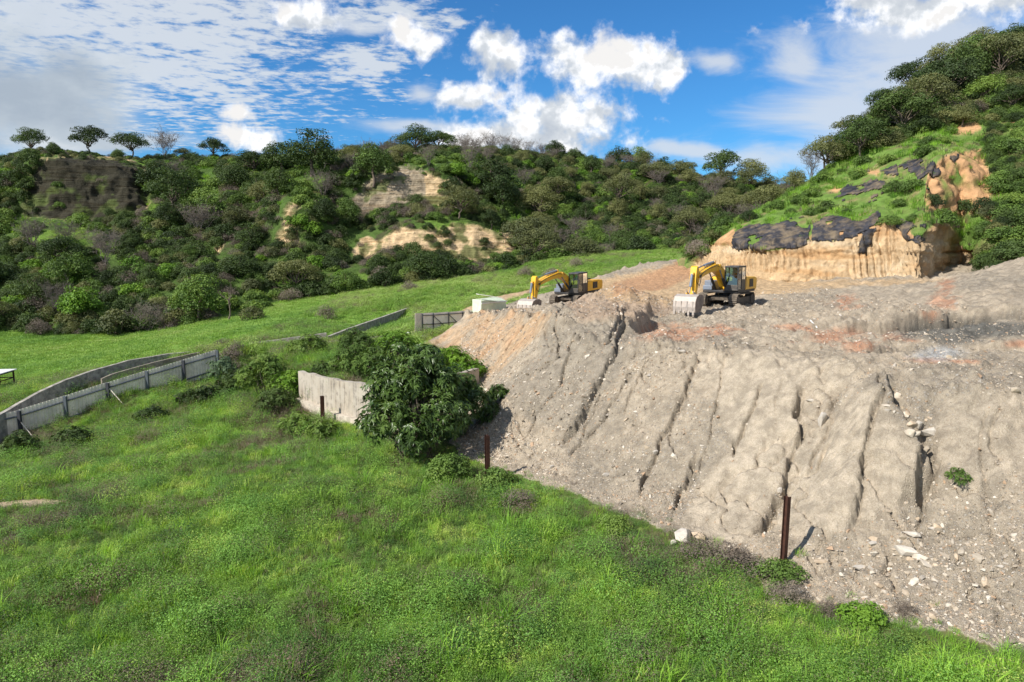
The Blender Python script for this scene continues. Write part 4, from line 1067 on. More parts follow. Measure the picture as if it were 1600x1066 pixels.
hill_cover()
def right_cover():
    U = [PR['bush_dark'][0]['crown'], PR['bush_mid'][0]['crown'], PR['bush_olive'][0]['crown'], PR['bush_dry'][0]['crown'], PR['bush_mid'][1]['crown'],
         tuft(62, 50, .95, .05, .5, .55, G_lush), tuft(63, 50, .8, .05, .5, .6, G_field), tuft(64, 44, .6, .04, .5, .6, G_dry), herb(65, 130, .5, .5, .12, G_weed)]
    r = np.random.default_rng(510)
    P, px, py = patch_spots(RG, 26000, lambda a, b, P: (a > 1080) & (a < 1680) & (P[:, 1] < 126), r)
    n = len(P); f = rface(px, py) > .5; i = np.array([np.argmin(np.abs(0))]); 
    bare = np.zeros(n, bool)
    for q in [[(1445,330),(1450,270),(1480,240),(1535,232),(1552,290),(1540,330),(1500,338)],[(1490,212),(1495,196),(1530,188),(1535,205)],[(1100,400),(1108,385),(1150,356),(1150,384)],[(1258,376),(1300,350),(1330,345),(1420,362),(1430,376),(1340,372)]]: bare |= inpoly(px, py, q)
    net = np.zeros(n, bool)
    for q in NETS: net |= inpoly(px, py, q)
    low = inpoly(px, py, [(1100,400),(1150,340),(1250,275),(1400,225),(1545,175),(1600,160),(1700,140),(1700,450),(1540,440),(1480,340),(1440,372)])
    rightside = (px > 1535)
    u = r.random(n)
    idx = np.where(low, r.choice([5, 6, 7, 8, 4], n, p=[.28, .42, .12, .12, .06]), r.choice([0, 1, 2, 3, 4], n, p=[.3, .22, .26, .1, .12]))
    idx = np.where(rightside & low & (u < .6), r.choice([0, 1, 4, 2], n, p=[.3, .35, .25, .1]), idx)
    s = np.where(idx >= 5, r.uniform(.6, 1.15, n), r.uniform(.4, .95, n)); s = np.where(low & (idx < 5), s*.7, s)
    upnet = net & (py < 325); keep = ~f & ~(bare & (u < .93)) & ~(net & ~upnet & (u < .90)) & ~(upnet & (u < .60)); s = np.where(bare | net, s*.6, s)
    return scatter('slope_grass', (P-[0, 0, .15])[keep], s[keep], idx[keep], U, 'tall yellow green grass and brush on the slope above the tan cut face', 'grass', tilt=.15)
NETS = [[(1140,390),(1150,362),(1172,350),(1205,350),(1258,338),(1268,352),(1262,384),(1200,393)],
        [(1266,378),(1270,350),(1300,337),(1345,346),(1378,326),(1398,338),(1400,356),(1378,348),(1350,366),(1330,376),(1300,380)],
        [(1290,322),(1325,288),(1375,264),(1405,258),(1405,285),(1380,310),(1335,325)],
        [(1385,268),(1420,252),(1500,240),(1490,262),(1450,300),(1438,296),(1430,275)],
        [(1338,396),(1348,362),(1362,352),(1372,356),(1362,380),(1350,398)],
        [(1400,338),(1434,352),(1446,345),(1448,374),(1436,386),(1420,376),(1400,356)]]
right_cover()
# ------------------------------------------------------------------ trees, one by one
def surf(G):
    """lookup: nearest sheet point to a picture position, in front of the ridge"""
    px, py = proj(G[..., 0], G[..., 1], G[..., 2])
    def f(x, y, ymax=232):
        d = (px-x)**2+(py-y)**2+np.where(G[..., 1] > ymax, 1e6, 0)+np.where((px > x-12) & (px < x+12), 0, 1e4)
        d = d+G[..., 1]*.05
        k = np.unravel_index(np.argmin(d), d.shape); return G[k]
    return f
sB, sR = surf(BG), surf(RG)
def T1(px, py, key, size, label, cat='tree', surfn=None, var=None, sq=1.0, name=None, group=None, sink=.2):
    p = (surfn or sB)(px, py)
    nm = name or {'bare':'leafless_tree','olive':'spreading_tree','umb_dark':'spreading_tree','round_dark':'broadleaf_tree','round_mid':'broadleaf_tree','bright':'broadleaf_tree'}.get(key, 'bush')
    return plant(nm, key, (p[0], p[1], p[2]-sink), size, var, label, cat, group, sq=sq)
TAKEN = []
def T2(px, py, *a, **k): TAKEN.append((px, py)); return T1(px, py, *a, **k)
# the ones that stand out
T2(50, 238, 'umb_dark', 1.0, 'small round tree with bare leaning trunk, first on the skyline from the left', var=0, sq=1.15)
T2(140, 234, 'umb_dark', 1.08, 'dense dark round tree on the grassy skyline knoll above the shaded cliff', var=1, sq=1.15)
T2(207, 247, 'umb_dark', 1.2, 'low flat crowned tree on the skyline just right of the grassy knoll', var=0, sq=.85)
T2(258, 248, 'bare', 1.3, 'half bare grey tree on the left skyline beside the flat crowned tree', sq=1.1)
T2(284, 249, 'olive', .75, 'small thin tree on the skyline right of the half bare grey tree')
T2(333, 249, 'umb_dark', .95, 'dark tree with two rounded tiers on the skyline left of the big dome tree', var=1, sq=1.1)
T2(302, 250, 'bush_dark', 1.0, 'low dark bush on the left skyline between two trees', 'bush')
T2(438, 274, 'round_dark', 1.6, 'left half of the broad dark dome of trees on the middle skyline', var=1, sq=.85)
T2(490, 274, 'round_dark', 1.7, 'broad dark green dome tree standing highest left of the upper cliff', var=1, sq=.85)
T2(400, 275, 'umb_dark', 1.15, 'flat topped dark tree below the left foot of the big dome tree', var=0, sq=.9)
T2(585, 285, 'round_mid', 1.35, 'glossy green rounded tree at the left top of the upper pale cliff', var=0)
T2(650, 243, 'umb_dark', 1.2, 'dark layered tree on the skyline above the upper cliff', var=0, sq=.9)
T2(685, 240, 'umb_dark', 1.2, 'wide dark green tree on the skyline right of the layered one', var=1, sq=.9)
T2(712, 280, 'bright', .85, 'small light green tree at the right end of the upper cliff top', var=0)
T2(130, 505, 'bright', 1.05, 'bright lime green rounded tree at the foot of the hill left of the field', var=0)
T2(165, 420, 'bare', 1.3, 'pale tree with a leaning bare trunk on the left hillside above the lime green tree')
T2(372, 433, 'round_dark', .95, 'dark dome shaped bush tree right of the bare trunked tree above the field', var=2, sq=.7)
T2(665, 438, 'round_dark', 1.1, 'broad dark evergreen mass at the foot of the strata cliff', var=2, sq=.75)
T2(700, 438, 'bush_dark', 1.4, 'dark bush against the right end of the evergreen mass under the strata cliff', 'bush')
T2(722, 448, 'bush_mid', .6, 'small silvery bush on the grass bank below the strata cliff', 'bush')
T2(548, 478, 'round_mid', .95, 'leafy green tree at the edge of the field below the left cliff tower', var=1, sq=.8)
T2(395, 492, 'bush_mid', 1.0, 'pale grey green thicket at the far end of the field', 'bush')
T2(868, 242, 'round_dark', .95, 'compact dark tree rising from the middle skyline right of the leafless trees', var=0)
for i, (x, y, s) in enumerate([(575,246,1.0),(600,246,1.0),(560,248,.9),(620,244,1.0),(725,241,1.15),(745,241,1.15),(765,242,1.2),(785,243,1.15),(805,243,1.2),(825,245,1.0)]):
    T2(x, y, 'bare', s*.82, 'leafless grey tree in the thin row along the middle skyline', group='leafless trees along the middle skyline')
# the woods, by zone and kind
ZONES = [('on the left hillside below the shaded cliff', lambda x, y: (x < 330) & (y >= 330) & (y < 425)),
         ('in the thicket at the edge of the bright field', lambda x, y: (x < 420) & (y >= 425)),
         ('on the left hillside above the lime green tree', lambda x, y: (x < 330) & (y < 330)),
         ('around the left cliff tower', lambda x, y: (x >= 330) & (x < 540) & (y >= 300)),
         ('below the big dome tree', lambda x, y: (x >= 330) & (x < 540) & (y < 300)),
         ('at the foot of the strata cliff', lambda x, y: (x >= 540) & (x < 820) & (y >= 395)),
         ('on the ledge between the two pale cliffs', lambda x, y: (x >= 540) & (x < 820) & (y >= 310) & (y < 395)),
         ('on the top above the pale cliffs', lambda x, y: (x >= 540) & (x < 820) & (y < 310)),
         ('on the slope right of the pale cliffs', lambda x, y: (x >= 820) & (x < 1010)),
         ('on the wooded slope behind the green bank', lambda x, y: (x >= 1010))]
KN = {'round_dark':('broadleaf_tree','dark green rounded tree'),'round_mid':('broadleaf_tree','mid green rounded tree'),'olive':('spreading_tree','olive green airy tree'),
      'umb_dark':('spreading_tree','dark flat crowned tree'),'bare':('leafless_tree','grey leafless tree'),'bright':('broadleaf_tree','light green leafy tree')}
BN = {'bush_dark':('bush','dark green bush'),'bush_mid':('bush','green leafy bush'),'bush_dry':('bush','brown dry bush'),'bush_olive':('bush','olive bush')}
def where(x, y):
    if x >= 1010: return ', high up' if y < 318 else ', halfway up' if y < 355 else ', low down'
    if x >= 820: return ', near its top' if y < 300 else ', halfway up' if y < 350 else ', near its foot'
    return ''
def woods():
    r = np.random.default_rng(601)
    P, px, py = patch_spots(BG, 6000, lambda a, b, P: (a > -40) & (a < 1290) & (P[:, 1] < 222) & ~meadowish(a, b) & ~cliffy(a, b) & ~cliffy(a, b-22) & ~cliffy(a, b-10) & ~cliffy(a, b-36), r)
    got = []; q = []
    for t in TAKEN: p = sB(*t); q.append(p)
    for i in range(len(P)):
        if len(got) >= 225: break
        k = P[i]
        dmin = 4.9 if px[i] > 820 else 5.3
        if min(np.hypot(k[0]-a[0], k[1]-a[1]) for a in q) < dmin: continue
        q.append(k); w = fbm(np.array([k[0]*.035]), np.array([k[1]*.035]), seed=610)[0]; u = r.random()
        if px[i] > 780: key = 'olive' if u < .42 else 'round_dark' if u < .64 else 'bare' if u < .82 else 'round_mid' if u < .95 else 'umb_dark'
        elif py[i] < 262 and px[i] > 520: key = 'bare' if u < .5 else 'umb_dark' if u < .7 else 'olive'
        elif px[i] < 330: key = 'bare' if u < .22 else 'olive' if u < .42 else 'round_dark' if u < .74 else 'umb_dark' if u < .86 else 'round_mid'
        else: key = 'olive' if u < .25 else 'round_dark' if u < .58 else 'round_mid' if u < .82 else 'bare'
        s = float(np.clip(np.exp(r.normal()*.30)*.86, .45, 1.5))*(1.15 if key in ('olive', 'round_dark') and px[i] > 780 else 1.0)
        if py[i] < 262: s = min(s, .72)
        if px[i] < 480 and py[i] < 280: s *= .6
        got.append(key); zn = next((z for z, f in ZONES if f(px[i], py[i])), ZONES[-1][0])
        nm, ds = KN[key]; ds2 = ('small ' if s < .8 else 'large ' if s > 1.05 else '')+ds; zn2 = zn+where(px[i], py[i])
        plant(nm, key, (k[0], k[1], k[2]-.3), s, None, '%s %s' % (ds2, zn2), 'tree', '%ss %s' % (ds2, zn2))
    n = 0
    for i in range(2500, len(P)):
        if n >= 150: break
        k = P[i]
        if min(np.hypot(k[0]-a[0], k[1]-a[1]) for a in q) < 2.8: continue
        q.append(k); n += 1; key = ['bush_dark','bush_mid','bush_dry','bush_olive'][r.choice(4, p=[.32,.32,.2,.16])]
        zn = next((z for z, f in ZONES if f(px[i], py[i])), ZONES[-1][0]); nm, ds = BN[key]
        plant(nm, key, (k[0], k[1], k[2]-.2), r.uniform(.6, 1.45), None, '%s %s' % (ds, zn), 'bush', '%ses %s' % (ds, zn))
woods()
# bushes along the foot of the hill, at the edge of the field
def foot_line():
    r = np.random.default_rng(640)
    for x in range(-10, 1110, 20):
        y = float(np.interp(x, HPX, [HR[p][0][0] for p in HPX])); p = sB(x, y)
        if 340 < x < 440: continue
        key = ['bush_dark','bush_mid','bush_dry','bush_olive'][r.choice(4, p=[.36,.3,.2,.14])] if x < 830 else ['bush_dark','bush_mid'][r.integers(2)]
        nm, ds = BN[key]; w = 'left of the dead tree' if x < 340 else 'below the pale cliffs' if x < 830 else 'behind the green bank'
        plant(nm, key, (p[0]+r.normal()*.6, p[1]-1+r.normal()*1.2, float(hz(p[0], p[1]-1))-.1), r.uniform(.7, 1.25), None, '%s at the field edge %s' % (ds, w), 'bush', '%ses at the field edge %s' % (ds, w))
foot_line()
# right-hand hill
def right_wood():
    r = np.random.default_rng(650); q = []
    spec = [(1237,290,'olive',.62,'thin airy tree lowest on the skyline of the right hand hill'),(1262,278,'bare',.75,'small leafless tree low on the skyline of the right hand hill'),
            (1290,272,'olive',.85,'airy grey green tree on the skyline, third from the bottom of the right hand hill'),(1345,248,'umb_dark',.95,'small dark crowned tree poking above the right hand skyline'),
            (1410,215,'umb_dark',1.15,'tall layered dark tree where the right hand skyline steepens'),(1440,190,'olive',1.1,'tall airy tree on the skyline above the grass band of the right hand hill'),
            (1500,150,'umb_dark',1.2,'large dark tree high on the right hand skyline'),(1560,130,'olive',1.2,'large grey green tree near the top right corner of the hill')]
    for x, y, k, s, l in spec: p = sR(x, y, 126); q.append(p); plant(KN[k][0], k, (p[0], p[1], p[2]-.3), s, None, l, 'tree')
    P, px, py = patch_spots(RG, 5000, lambda a, b, P: (a > 1225) & (a < 1720) & (P[:, 1] > 88) & (P[:, 1] < 127), r); n = 0
    for i in range(len(P)):
        if n >= 62: break
        k = P[i]
        edge = np.interp(px[i], [1225,1260,1330,1400,1440,1500,1540,1600,1720], [292,288,262,232,220,205,196,175,150])
        if py[i] > edge-5: continue
        if min(np.hypot(k[0]-a[0], k[1]-a[1]) for a in q) < 4.3: continue
        q.append(k); n += 1; u = r.random(); key = 'olive' if u < .46 else 'umb_dark' if u < .64 else 'round_dark' if u < .84 else 'bare' if u < .92 else 'round_mid'
        nm, ds = KN[key]; w = 'in the upper wood' if py[i] < 170 else 'just above the grass band'
        plant(nm, key, (k[0], k[1], k[2]-.3), r.uniform(.55, 1.05)*(.75 if px[i] < 1330 else 1.0), None, '%s %s of the right hand hill' % (ds, w), 'tree', '%ss %s of the right hand hill' % (ds, w))
    n = 0
    for i in range(len(P)): pass
    P, px, py = patch_spots(RG, 3000, lambda a, b, P: inpoly(a, b, [(1540,330),(1560,240),(1600,200),(1700,180),(1700,420),(1600,410),(1560,400)]), r)
    q = []
    for i in range(len(P)):
        if n >= 26: break
        k = P[i]
        if q and min(np.hypot(k[0]-a[0], k[1]-a[1]) for a in q) < 1.8: continue
        q.append(k); n += 1; key = ['bush_dark','bush_mid'][r.integers(2)]
        plant('bush', key, (k[0], k[1], k[2]-.2), r.uniform(.6, 1.0), None, '%s right of the brown outcrop on the right hand hill' % BN[key][1], 'bush', '%ses right of the brown outcrop' % BN[key][1])
    for x, y, s, l in [(1575,400,.8,'dark green bush at the right foot of the cut face'),(1508,330,.5,'small green bush at the foot of the brown outcrop'),(1390,352,.55,'small dark bush over the middle of the cut face'),(1250,320,.6,'green bush near the lower end of the black netting'),
                       (1215,325,.6,'rounded green bush above the left netting'),(1460,322,.5,'bush hanging over the shaded corner of the cut face'),(1290,330,.5,'green bush between two strips of netting'),(1170,345,.45,'low bush at the left shoulder of the right hand hill'),(1400,300,.6,'green bush in the middle of the grassy slope above the cut')]:
        p = sR(x, y, 100); plant('bush', 'bush_mid' if s > .52 else 'bush_dark', (p[0], p[1], p[2]-.1), s, None, l, 'bush')
right_wood()
# netting laid over the slope
M_net = mat('black_mesh_netting', (.030,.030,.036), .75, var=.5, scale=1.5, dirt=(.22,.165,.10), dirt_amt=.75, dirt_scale=.8, bump=.6, bscale=6)
def netting():
    px, py = proj(RG[..., 0], RG[..., 1], RG[..., 2]); N = normals(RG); L = ['black mesh netting sheet at the left end above the cut face','small torn black netting strip over the cut face lip','dark netting strip in the grass left of the brown outcrop',
        'wrinkled black netting draped along the left side of the brown outcrop','narrow black netting strip hanging down a notch of the cut face','black netting strip sagging to the shaded corner of the cut face']
    fr = grid_faces(*RG.shape[:2])
    for i, q in enumerate(NETS):
        x, y, z = RG[..., 0], RG[..., 1], RG[..., 2]
        jx, jy = px+4*fbm(x*.8, y*.8, z*.8, seed=700+i), py+4*fbm(x*.8, y*.8, z*.8, seed=710+i)
        hole = fbm(x*.6, y*.6, z*.6, seed=720+i) > (.05 if i in (2, 3) else .33)
        m = (inpoly(jx, jy, q) & ~hole & (RG[..., 1] < 100)).ravel()
        f = fr[m[fr].all(1)]
        if not len(f): continue
        fold = .07+.22*np.abs(fbm(x*1.6, y*1.6, z*.35, seed=730+i, o=3))+.05*np.abs(vn(x*4, y*4, z*2))
        V = (RG+N*fold[..., None]).reshape(-1, 3); used = np.unique(f); mp = np.zeros(len(V), np.int64); mp[used] = np.arange(len(used))
        o = link('erosion_netting', mesh_np('erosion_netting', V[used], mp[f], [M_net], True)); tag(o, L[i], 'netting')
        sm = o.modifiers.new('thickness', 'SOLIDIFY'); sm.thickness = .02
netting()

# ------------------------------------------------------------------ shrubs on the terrace and the big one in the middle
M_bigleaf = foliage('glossy_bush_leaf', [(.034,.062,.014),(.055,.100,.020),(.092,.155,.030),(.16,.235,.060)], .9, .0, trans=.18, fine=5, rough=.38, spec=.45)
def rosette_bush(name, loc, H, Rr, seed, nros, label, cat, leaf=.24, m=None, low=0.0, stems=9):
    """long leaves in whorls at the ends of twigs"""
    r = np.random.default_rng(seed); e = empty(name, loc, 0, label, cat)
    cl = []; paths = []
    for i in range(stems*2):
        a = i*2.4+r.uniform(-.4, .4); q = math.sqrt((i+.4)/(stems*2)); z = H*(.90-.55*q**2.0)+r.uniform(-.14, .05)*H
        c = (Rr*.72*q*math.cos(a), Rr*.72*q*math.sin(a), max(z, H*.22)); s = Rr*r.uniform(.17, .36); cl.append((*c, s, s*.95))
        paths.append((limb((c[0]*.06, c[1]*.06, -.3), c, r, .1, 7), np.linspace(.075, .02, 7)*H/6))
    cl = np.array(cl); w = cl[:, 3]**2; k = r.choice(len(cl), nros, p=w/w.sum()); d = sph(r, nros, .25)
    tips = cl[k, :3]+d*cl[k, 3:4]*(r.uniform(.5, 1.15, nros)*(1+.45*vn(d[:, 0]*2+k, d[:, 1]*2, d[:, 2]*2)))[:, None]; tips[:, 2] = np.maximum(tips[:, 2], .12+low)
    for j in range(0, nros, 9): paths.append((limb(cl[k[j], :3], tips[j], r, .1, 4), [.02, .015, .01, .006]))
    nl = 9; C0 = np.repeat(tips, nl, 0); D0 = np.repeat(d, nl, 0); n = len(C0)
    ax = D0*.8+[0, 0, .35]; ax /= np.linalg.norm(ax, axis=1, keepdims=True)
    rd = r.normal(size=(n, 3)); rd -= ax*(rd*ax).sum(1, keepdims=True); rd /= np.linalg.norm(rd, axis=1, keepdims=True)
    t = rd*.85+ax*.35+[0, 0, -.18]; t /= np.linalg.norm(t, axis=1, keepdims=True); s = np.cross(t, ax); s /= np.linalg.norm(s, axis=1, keepdims=True); nn = np.cross(s, t)
    L = leaf*r.uniform(.7, 1.2, n)[:, None]; W = L*.30
    V = np.stack([C0, C0+t*L*.45-s*W*.5+nn*W*.25, C0+t*L-[0, 0, 1]*L*.22, C0+t*L*.45+s*W*.5+nn*W*.25, C0+t*L*.5-nn*W*.05], 1).reshape(-1, 3)
    i = np.arange(n)*5; F1 = np.stack([i, i+1, i+2, i+4], 1); F2 = np.stack([i, i+4, i+2, i+3], 1)
    link('crown', mesh_np('crown', V, [F1, F2], [m or M_bigleaf]), e)
    tV, tF = tubes_np(paths, 6); link('trunk', mesh_np('trunk', tV, tF, [BARK], True), e)
    return e
x0, y0 = -4.5, 31.9
rosette_bush('broadleaf_bush', (x0, y0, hz(x0, y0)-.05), 6.3, 2.9, 801, 3300, 'large glossy dark green bush in front of the stained concrete wall', 'bush', .26, stems=13)
x1, y1 = -2.6, 34.4
rosette_bush('broadleaf_bush', (x1, y1, hz(x1, y1)-.05), 3.4, 2.2, 802, 1100, 'lower dark bush leaning against the gravel, right of the large bush', 'bush', .24)
x1, y1 = -.75, 35.4
rosette_bush('broadleaf_bush', (x1, y1, hz(x1, y1)-.15), 1.2, .75, 803, 240, 'small green shrub sticking out over the gravel at the right', 'bush', .18, stems=5)
for i, (px, Y, H, Rr, l, kk) in enumerate([
    (408, 46, 2.3, 1.7, 'rounded grey green bush at the left end of the concrete wall', 'mid'), (448, 45.0, 1.5, 1.2, 'small yellow green shrub touching the left end of the concrete wall', 'bright'),
    (500, 45.0, 1.3, 1.2, 'leafy shrub on top of the left part of the concrete wall', 'mid'), (545, 43.0, 1.5, 1.3, 'leafy pale shrub on top of the middle of the concrete wall', 'mid'),
    (590, 42.5, 1.5, 1.3, 'leafy shrub on the wall top directly left of the large bush', 'mid'), (480, 52, 1.2, 1.5, 'low green shrub on the terrace behind the concrete wall', 'mid'), (620, 50, 1.5, 1.7, 'grassy shrub on the terrace behind the large bush', 'bright'),
    (345, 52.5, 1.7, 1.2, 'light green broad leaved shrub beside the right end of the sheet fence', 'silver'), (560, 53, 1.3, 1.8, 'spreading green shrub in the middle of the terrace', 'mid'),
    (352, 47.5, 1.0, 1.1, 'dark low bush below the right end of the sheet fence', 'dark'), (315, 46.5, .9, 1.1, 'dark green bush against the last bay of the sheet fence', 'dark'),
    (735, 43.0, 1.0, 1.1, 'bright green grass tuft bush on the broken concrete corner', 'bright'), (702, 44.0, 1.0, 1.2, 'bright green bush between the large bush and the earth slope', 'bright'),
    (388, 49, 1.3, 1.3, 'dense green shrub on the left shoulder of the terrace', 'mid'), (425, 42.8, 1.1, 1.2, 'dark shrub in the meadow just left of the concrete wall', 'dark'), (362, 50.2, 1.1, 1.1, 'dark shrub right of the last fence bay', 'dark'),
    (290, 46.5, .8, 1.0, 'dark weedy bush at the foot of the second last fence bay', 'dark'), (225, 43.5, .7, 1.0, 'dark leafy bush under the middle of the sheet fence', 'dark'), (100, 39.5, .8, 1.2, 'dark bush between the two fence braces', 'dark'), (15, 38.5, 1.1, 1.2, 'dark bush covering the foot of the fence at the left edge', 'dark'),
    (560, 46.5, 1.2, 1.4, 'tall leafy shrub behind the streaked wall', 'mid'), (615, 57, .9, 1.3, 'low bright shrub near the grey barrier', 'bright'),
    (455, 39, .8, 1.1, 'low green shrub at the foot of the left wall corner', 'mid'), (500, 37.5, .7, 1.0, 'low weedy shrub around the rusty post by the wall', 'mid')]):
    p = at(px, 533, Y); g = float(hz(p[0], Y))
    H, Rr = H*1.25, Rr*1.2; rosette_bush('shrub', (p[0], Y, g-.05), H, Rr, 820+i, int(230*Rr*Rr), l, 'bush', .2, LEAF[kk], stems=6)
# dry brush on the terrace edge and dead shrubs
for i, (px, Y, s, l) in enumerate([(385, 52, .50, 'dry brown shrub at the top of the terrace left of the concrete wall'), (370, 57, .55, 'dry brushwood beside the light green broad leaved shrub'), (350, 55, .62, 'brown brushwood filling the gap right of the sheet fence'), (362, 55.8, .7, 'tall brown brushwood before the road wall, right of the fence'), (372, 54, .5, 'greyish dry brush on the left shoulder of the terrace'),
                                  (350, 60.0, .55, 'brown dry shrub between the road and the field'), (160, 53.5, .45, 'tan dry bush growing between fence and channel wall'), (205, 55, .40, 'small dry bush behind the middle of the fence')]):
    p = at(px, 533, Y); plant('dry_shrub', 'bush_dry', (p[0], Y, float(hz(p[0], Y))-.1), s, 0, l, 'bush')
for i, (px, py, s, l) in enumerate([(455,470,1.1,'reddish brown dry bush at the far edge of the field'),(510,500,.8,'purplish dry weeds beside the rising grey wall'),(860,436,.9,'purplish brown dry bush left of the far excavator boom'),(900,418,.8,'dry brown bush behind the far excavator'),
                                  (395,500,.8,'grey green thicket beside the dead tree'),(640,455,.7,'brown dry bush on the grass bank below the evergreen mass'),(820,434,.8,'dry thicket at the foot of the slope left of the far excavator')]):
    x, y, z = onground(px, py); plant('dry_shrub', 'bush_dry' if 'thicket' not in l or 'dry' in l else 'bush_olive', (x, y, z-.1), s, 0, l, 'bush')
for i, (px, py, s, k, l) in enumerate([(1092,882,.42,'bush_dry','brown dry weeds at the toe of the slope right of the pale boulder'),(1140,890,.40,'bush_dry','dry brown weeds midway between pale boulder and tall post'),(1180,897,.34,'bush_dry','small dry weeds left of the tall post'),
    (1216,906,.34,'bush_mid','green bush at the foot of the tall rusty post'),(1228,945,.32,'bush_dry','dry weeds just below the green bush by the tall post'),(1345,978,.27,'bright','small yellow green bush on the grass edge at lower right'),(1300,965,.26,'bush_dry','tiny dry bush on the gravel left of the yellow green bush'),
    (808,795,.42,'bush_dry','dark dry weeds at the gravel toe right of the shorter post'),(775,765,.40,'bush_mid','green weeds around the foot of the shorter post'),(960,832,.30,'bush_mid','leafy green clump bulging over the gravel toe'),(700,748,.5,'bush_mid','green weeds below the shade of the large bush'),(1420,1010,.24,'bush_mid','small green clump at the lowest edge of the gravel'),(1415,962,.18,'bush_dry','tiny dry weed alone on the lower gravel')]):
    x, y, z = onground(px, py); plant('dry_shrub' if 'dry' in l else 'weed_clump', k, (x, y, z-.08), s, 1 if k == 'bright' else 0, l, 'plant')
# dead tree in the field
def dead_tree(px, py, H, label, seed):
    x, y, z = onground(px, py); r = np.random.default_rng(seed); e = empty('dead_tree', (x, y, z), 0, label, 'dead tree')
    tp = limb((0,0,-.3), (.35, 0, H*.6), r, 0, 7); paths = [(tp, np.linspace(.13, .07, 7))]; br = []
    for q in [(-1.3,.2,H*.75),(.5,0,H),(1.2,-.2,H*.85),(-.2,.3,H*.9)]:
        b = limb(tp[4], q, r, .1, 6); br.append((b, np.linspace(.06, .015, 6)))
        for _ in range(5): br.append((limb(b[r.integers(2, 5)], b[-1]+r.normal(size=3)*.5, r, .1, 4), [.02, .015, .01, .006]))
    V, Fq = tubes_np(paths, 7); link('trunk', mesh_np('trunk', V, Fq, [BARK], True), e)
    V, Fq = tubes_np(br, 5); link('branches', mesh_np('branches', V, Fq, [BARK], True), e)
dead_tree(357, 500, 5.2, 'thin dead tree with forked bare branches at the far end of the field', 901)
p = onground(1497, 752); e = rosette_bush('shrub', (p[0], p[1], p[2]-.05), .42, .42, 905, 90, 'small lone green plant growing on the grey slope', 'plant', .10, LEAF['mid'], stems=4)
# ------------------------------------------------------------------ walls and fences
def streak_mat(name, cols, k=1.0):
    m = bpy.data.materials.new(name); m.use_nodes = True; T = NT(m.node_tree); b = T.n['Principled BSDF']; co = T.new('ShaderNodeTexCoord').outputs['Object']
    mp = T.new('ShaderNodeMapping'); T.put(mp.inputs[0], co); mp.inputs['Scale'].default_value = (1.0, 1.0, .05)
    s = T.noise(mp.outputs[0], 2.6, 6, .6); n = T.noise(co, 3, 6, .6)
    c = T.ramp(s, [(.30+.4*i/(len(cols)-1), tuple(q)+(1,)) for i, q in enumerate(cols)])
    c = T.mix(T.smooth(n, .35, .65), T.mix(1.0, c, g4(.82), 'MULTIPLY'), c); c = T.mix(T.smooth(T.noise(co, .9, 5, .65), .38, .62), c, (.42,.37,.30,1)); c = T.mix(T.math('MULTIPLY', T.smooth(T.noise(co, 1.7, 5, .7), .55, .68), .6), c, (.10,.085,.07,1))
    T.put(b.inputs['Base Color'], c); b.inputs['Roughness'].default_value = .9
    bp = T.new('ShaderNodeBump'); bp.inputs['Strength'].default_value = .5; bp.inputs['Distance'].default_value = .02; T.put(bp.inputs['Height'], n); T.put(b.inputs['Normal'], bp.outputs[0])
    return m
M_stain = streak_mat('stained_concrete', [(.10,.08,.065),(.24,.20,.155),(.46,.39,.30),(.33,.285,.23),(.15,.13,.11),(.40,.34,.26)])
M_foot = mat('pale_concrete', (.50,.44,.36), .9, var=.2, scale=4, dirt=(.25,.2,.15), dirt_amt=.5, bump=.4)
M_conc = mat('old_grey_concrete', (.34,.31,.265), .9, var=.25, scale=2.5, dirt=(.09,.085,.075), dirt_amt=.6, bump=.5, bscale=12)
M_kerb = mat('weathered_kerb', (.25,.215,.175), .9, var=.25, scale=2.5, dirt=(.14,.11,.08), dirt_amt=.6, bump=.5, bscale=12)
M_zinc = mat('galvanised_sheet', (.86,.76,.62), .6, .0, .4, .12, 1.2, dirt=(.22,.21,.20), dirt_amt=.4, dirt_scale=.7)
M_zinc2 = mat('grey_gate_sheet', (.88,.82,.74), .65, .0, .4, .12, 1.2, dirt=(.20,.18,.16), dirt_amt=.4, dirt_scale=.7)
M_pipe = mat('galvanised_rail', (.11,.125,.14), .5, .3, .4, .15, 3)
M_darksteel = mat('dark_frame_steel', (.045,.047,.055), .6, .2, .4, .3, 4)
M_rust = mat('rusty_steel', (.060,.026,.018), .85, .1, .3, .3, 6, dirt=(.11,.045,.025), dirt_amt=.6, dirt_scale=5, bump=.4)
def wall_strip(path, tops, base, th, jit=.0, seed=0, step=.35):
    """a standing slab along a path; tops and base heights per path point; finely divided so that its edges can be uneven"""
    path = np.array(path, float); s = np.r_[0, np.cumsum(np.hypot(*np.diff(path, axis=0).T))]; n = max(2, int(s[-1]/step)+1); u = np.linspace(0, s[-1], n)
    x, y = np.interp(u, s, path[:, 0]), np.interp(u, s, path[:, 1]); t = np.interp(u, s, tops); b = np.interp(u, s, base)
    t = t+jit*fbm(u*1.3, 0*u, seed=seed, o=3); dx, dy = np.gradient(x), np.gradient(y); L = np.hypot(dx, dy); nx, ny = -dy/L*th/2, dx/L*th/2
    V = np.concatenate([np.stack([x-nx, y-ny, b], 1), np.stack([x-nx, y-ny, t], 1), np.stack([x+nx, y+ny, t], 1), np.stack([x+nx, y+ny, b], 1)])
    i = np.arange(n-1); Fq = []
    for a in range(3): Fq.append(np.stack([i+a*n, i+1+a*n, i+1+(a+1)*n, i+(a+1)*n], 1))
    caps = np.array([[0, n, 2*n, 3*n], [n-1, 4*n-1, 3*n-1, 2*n-1]])
    return V, np.concatenate(Fq+[caps])
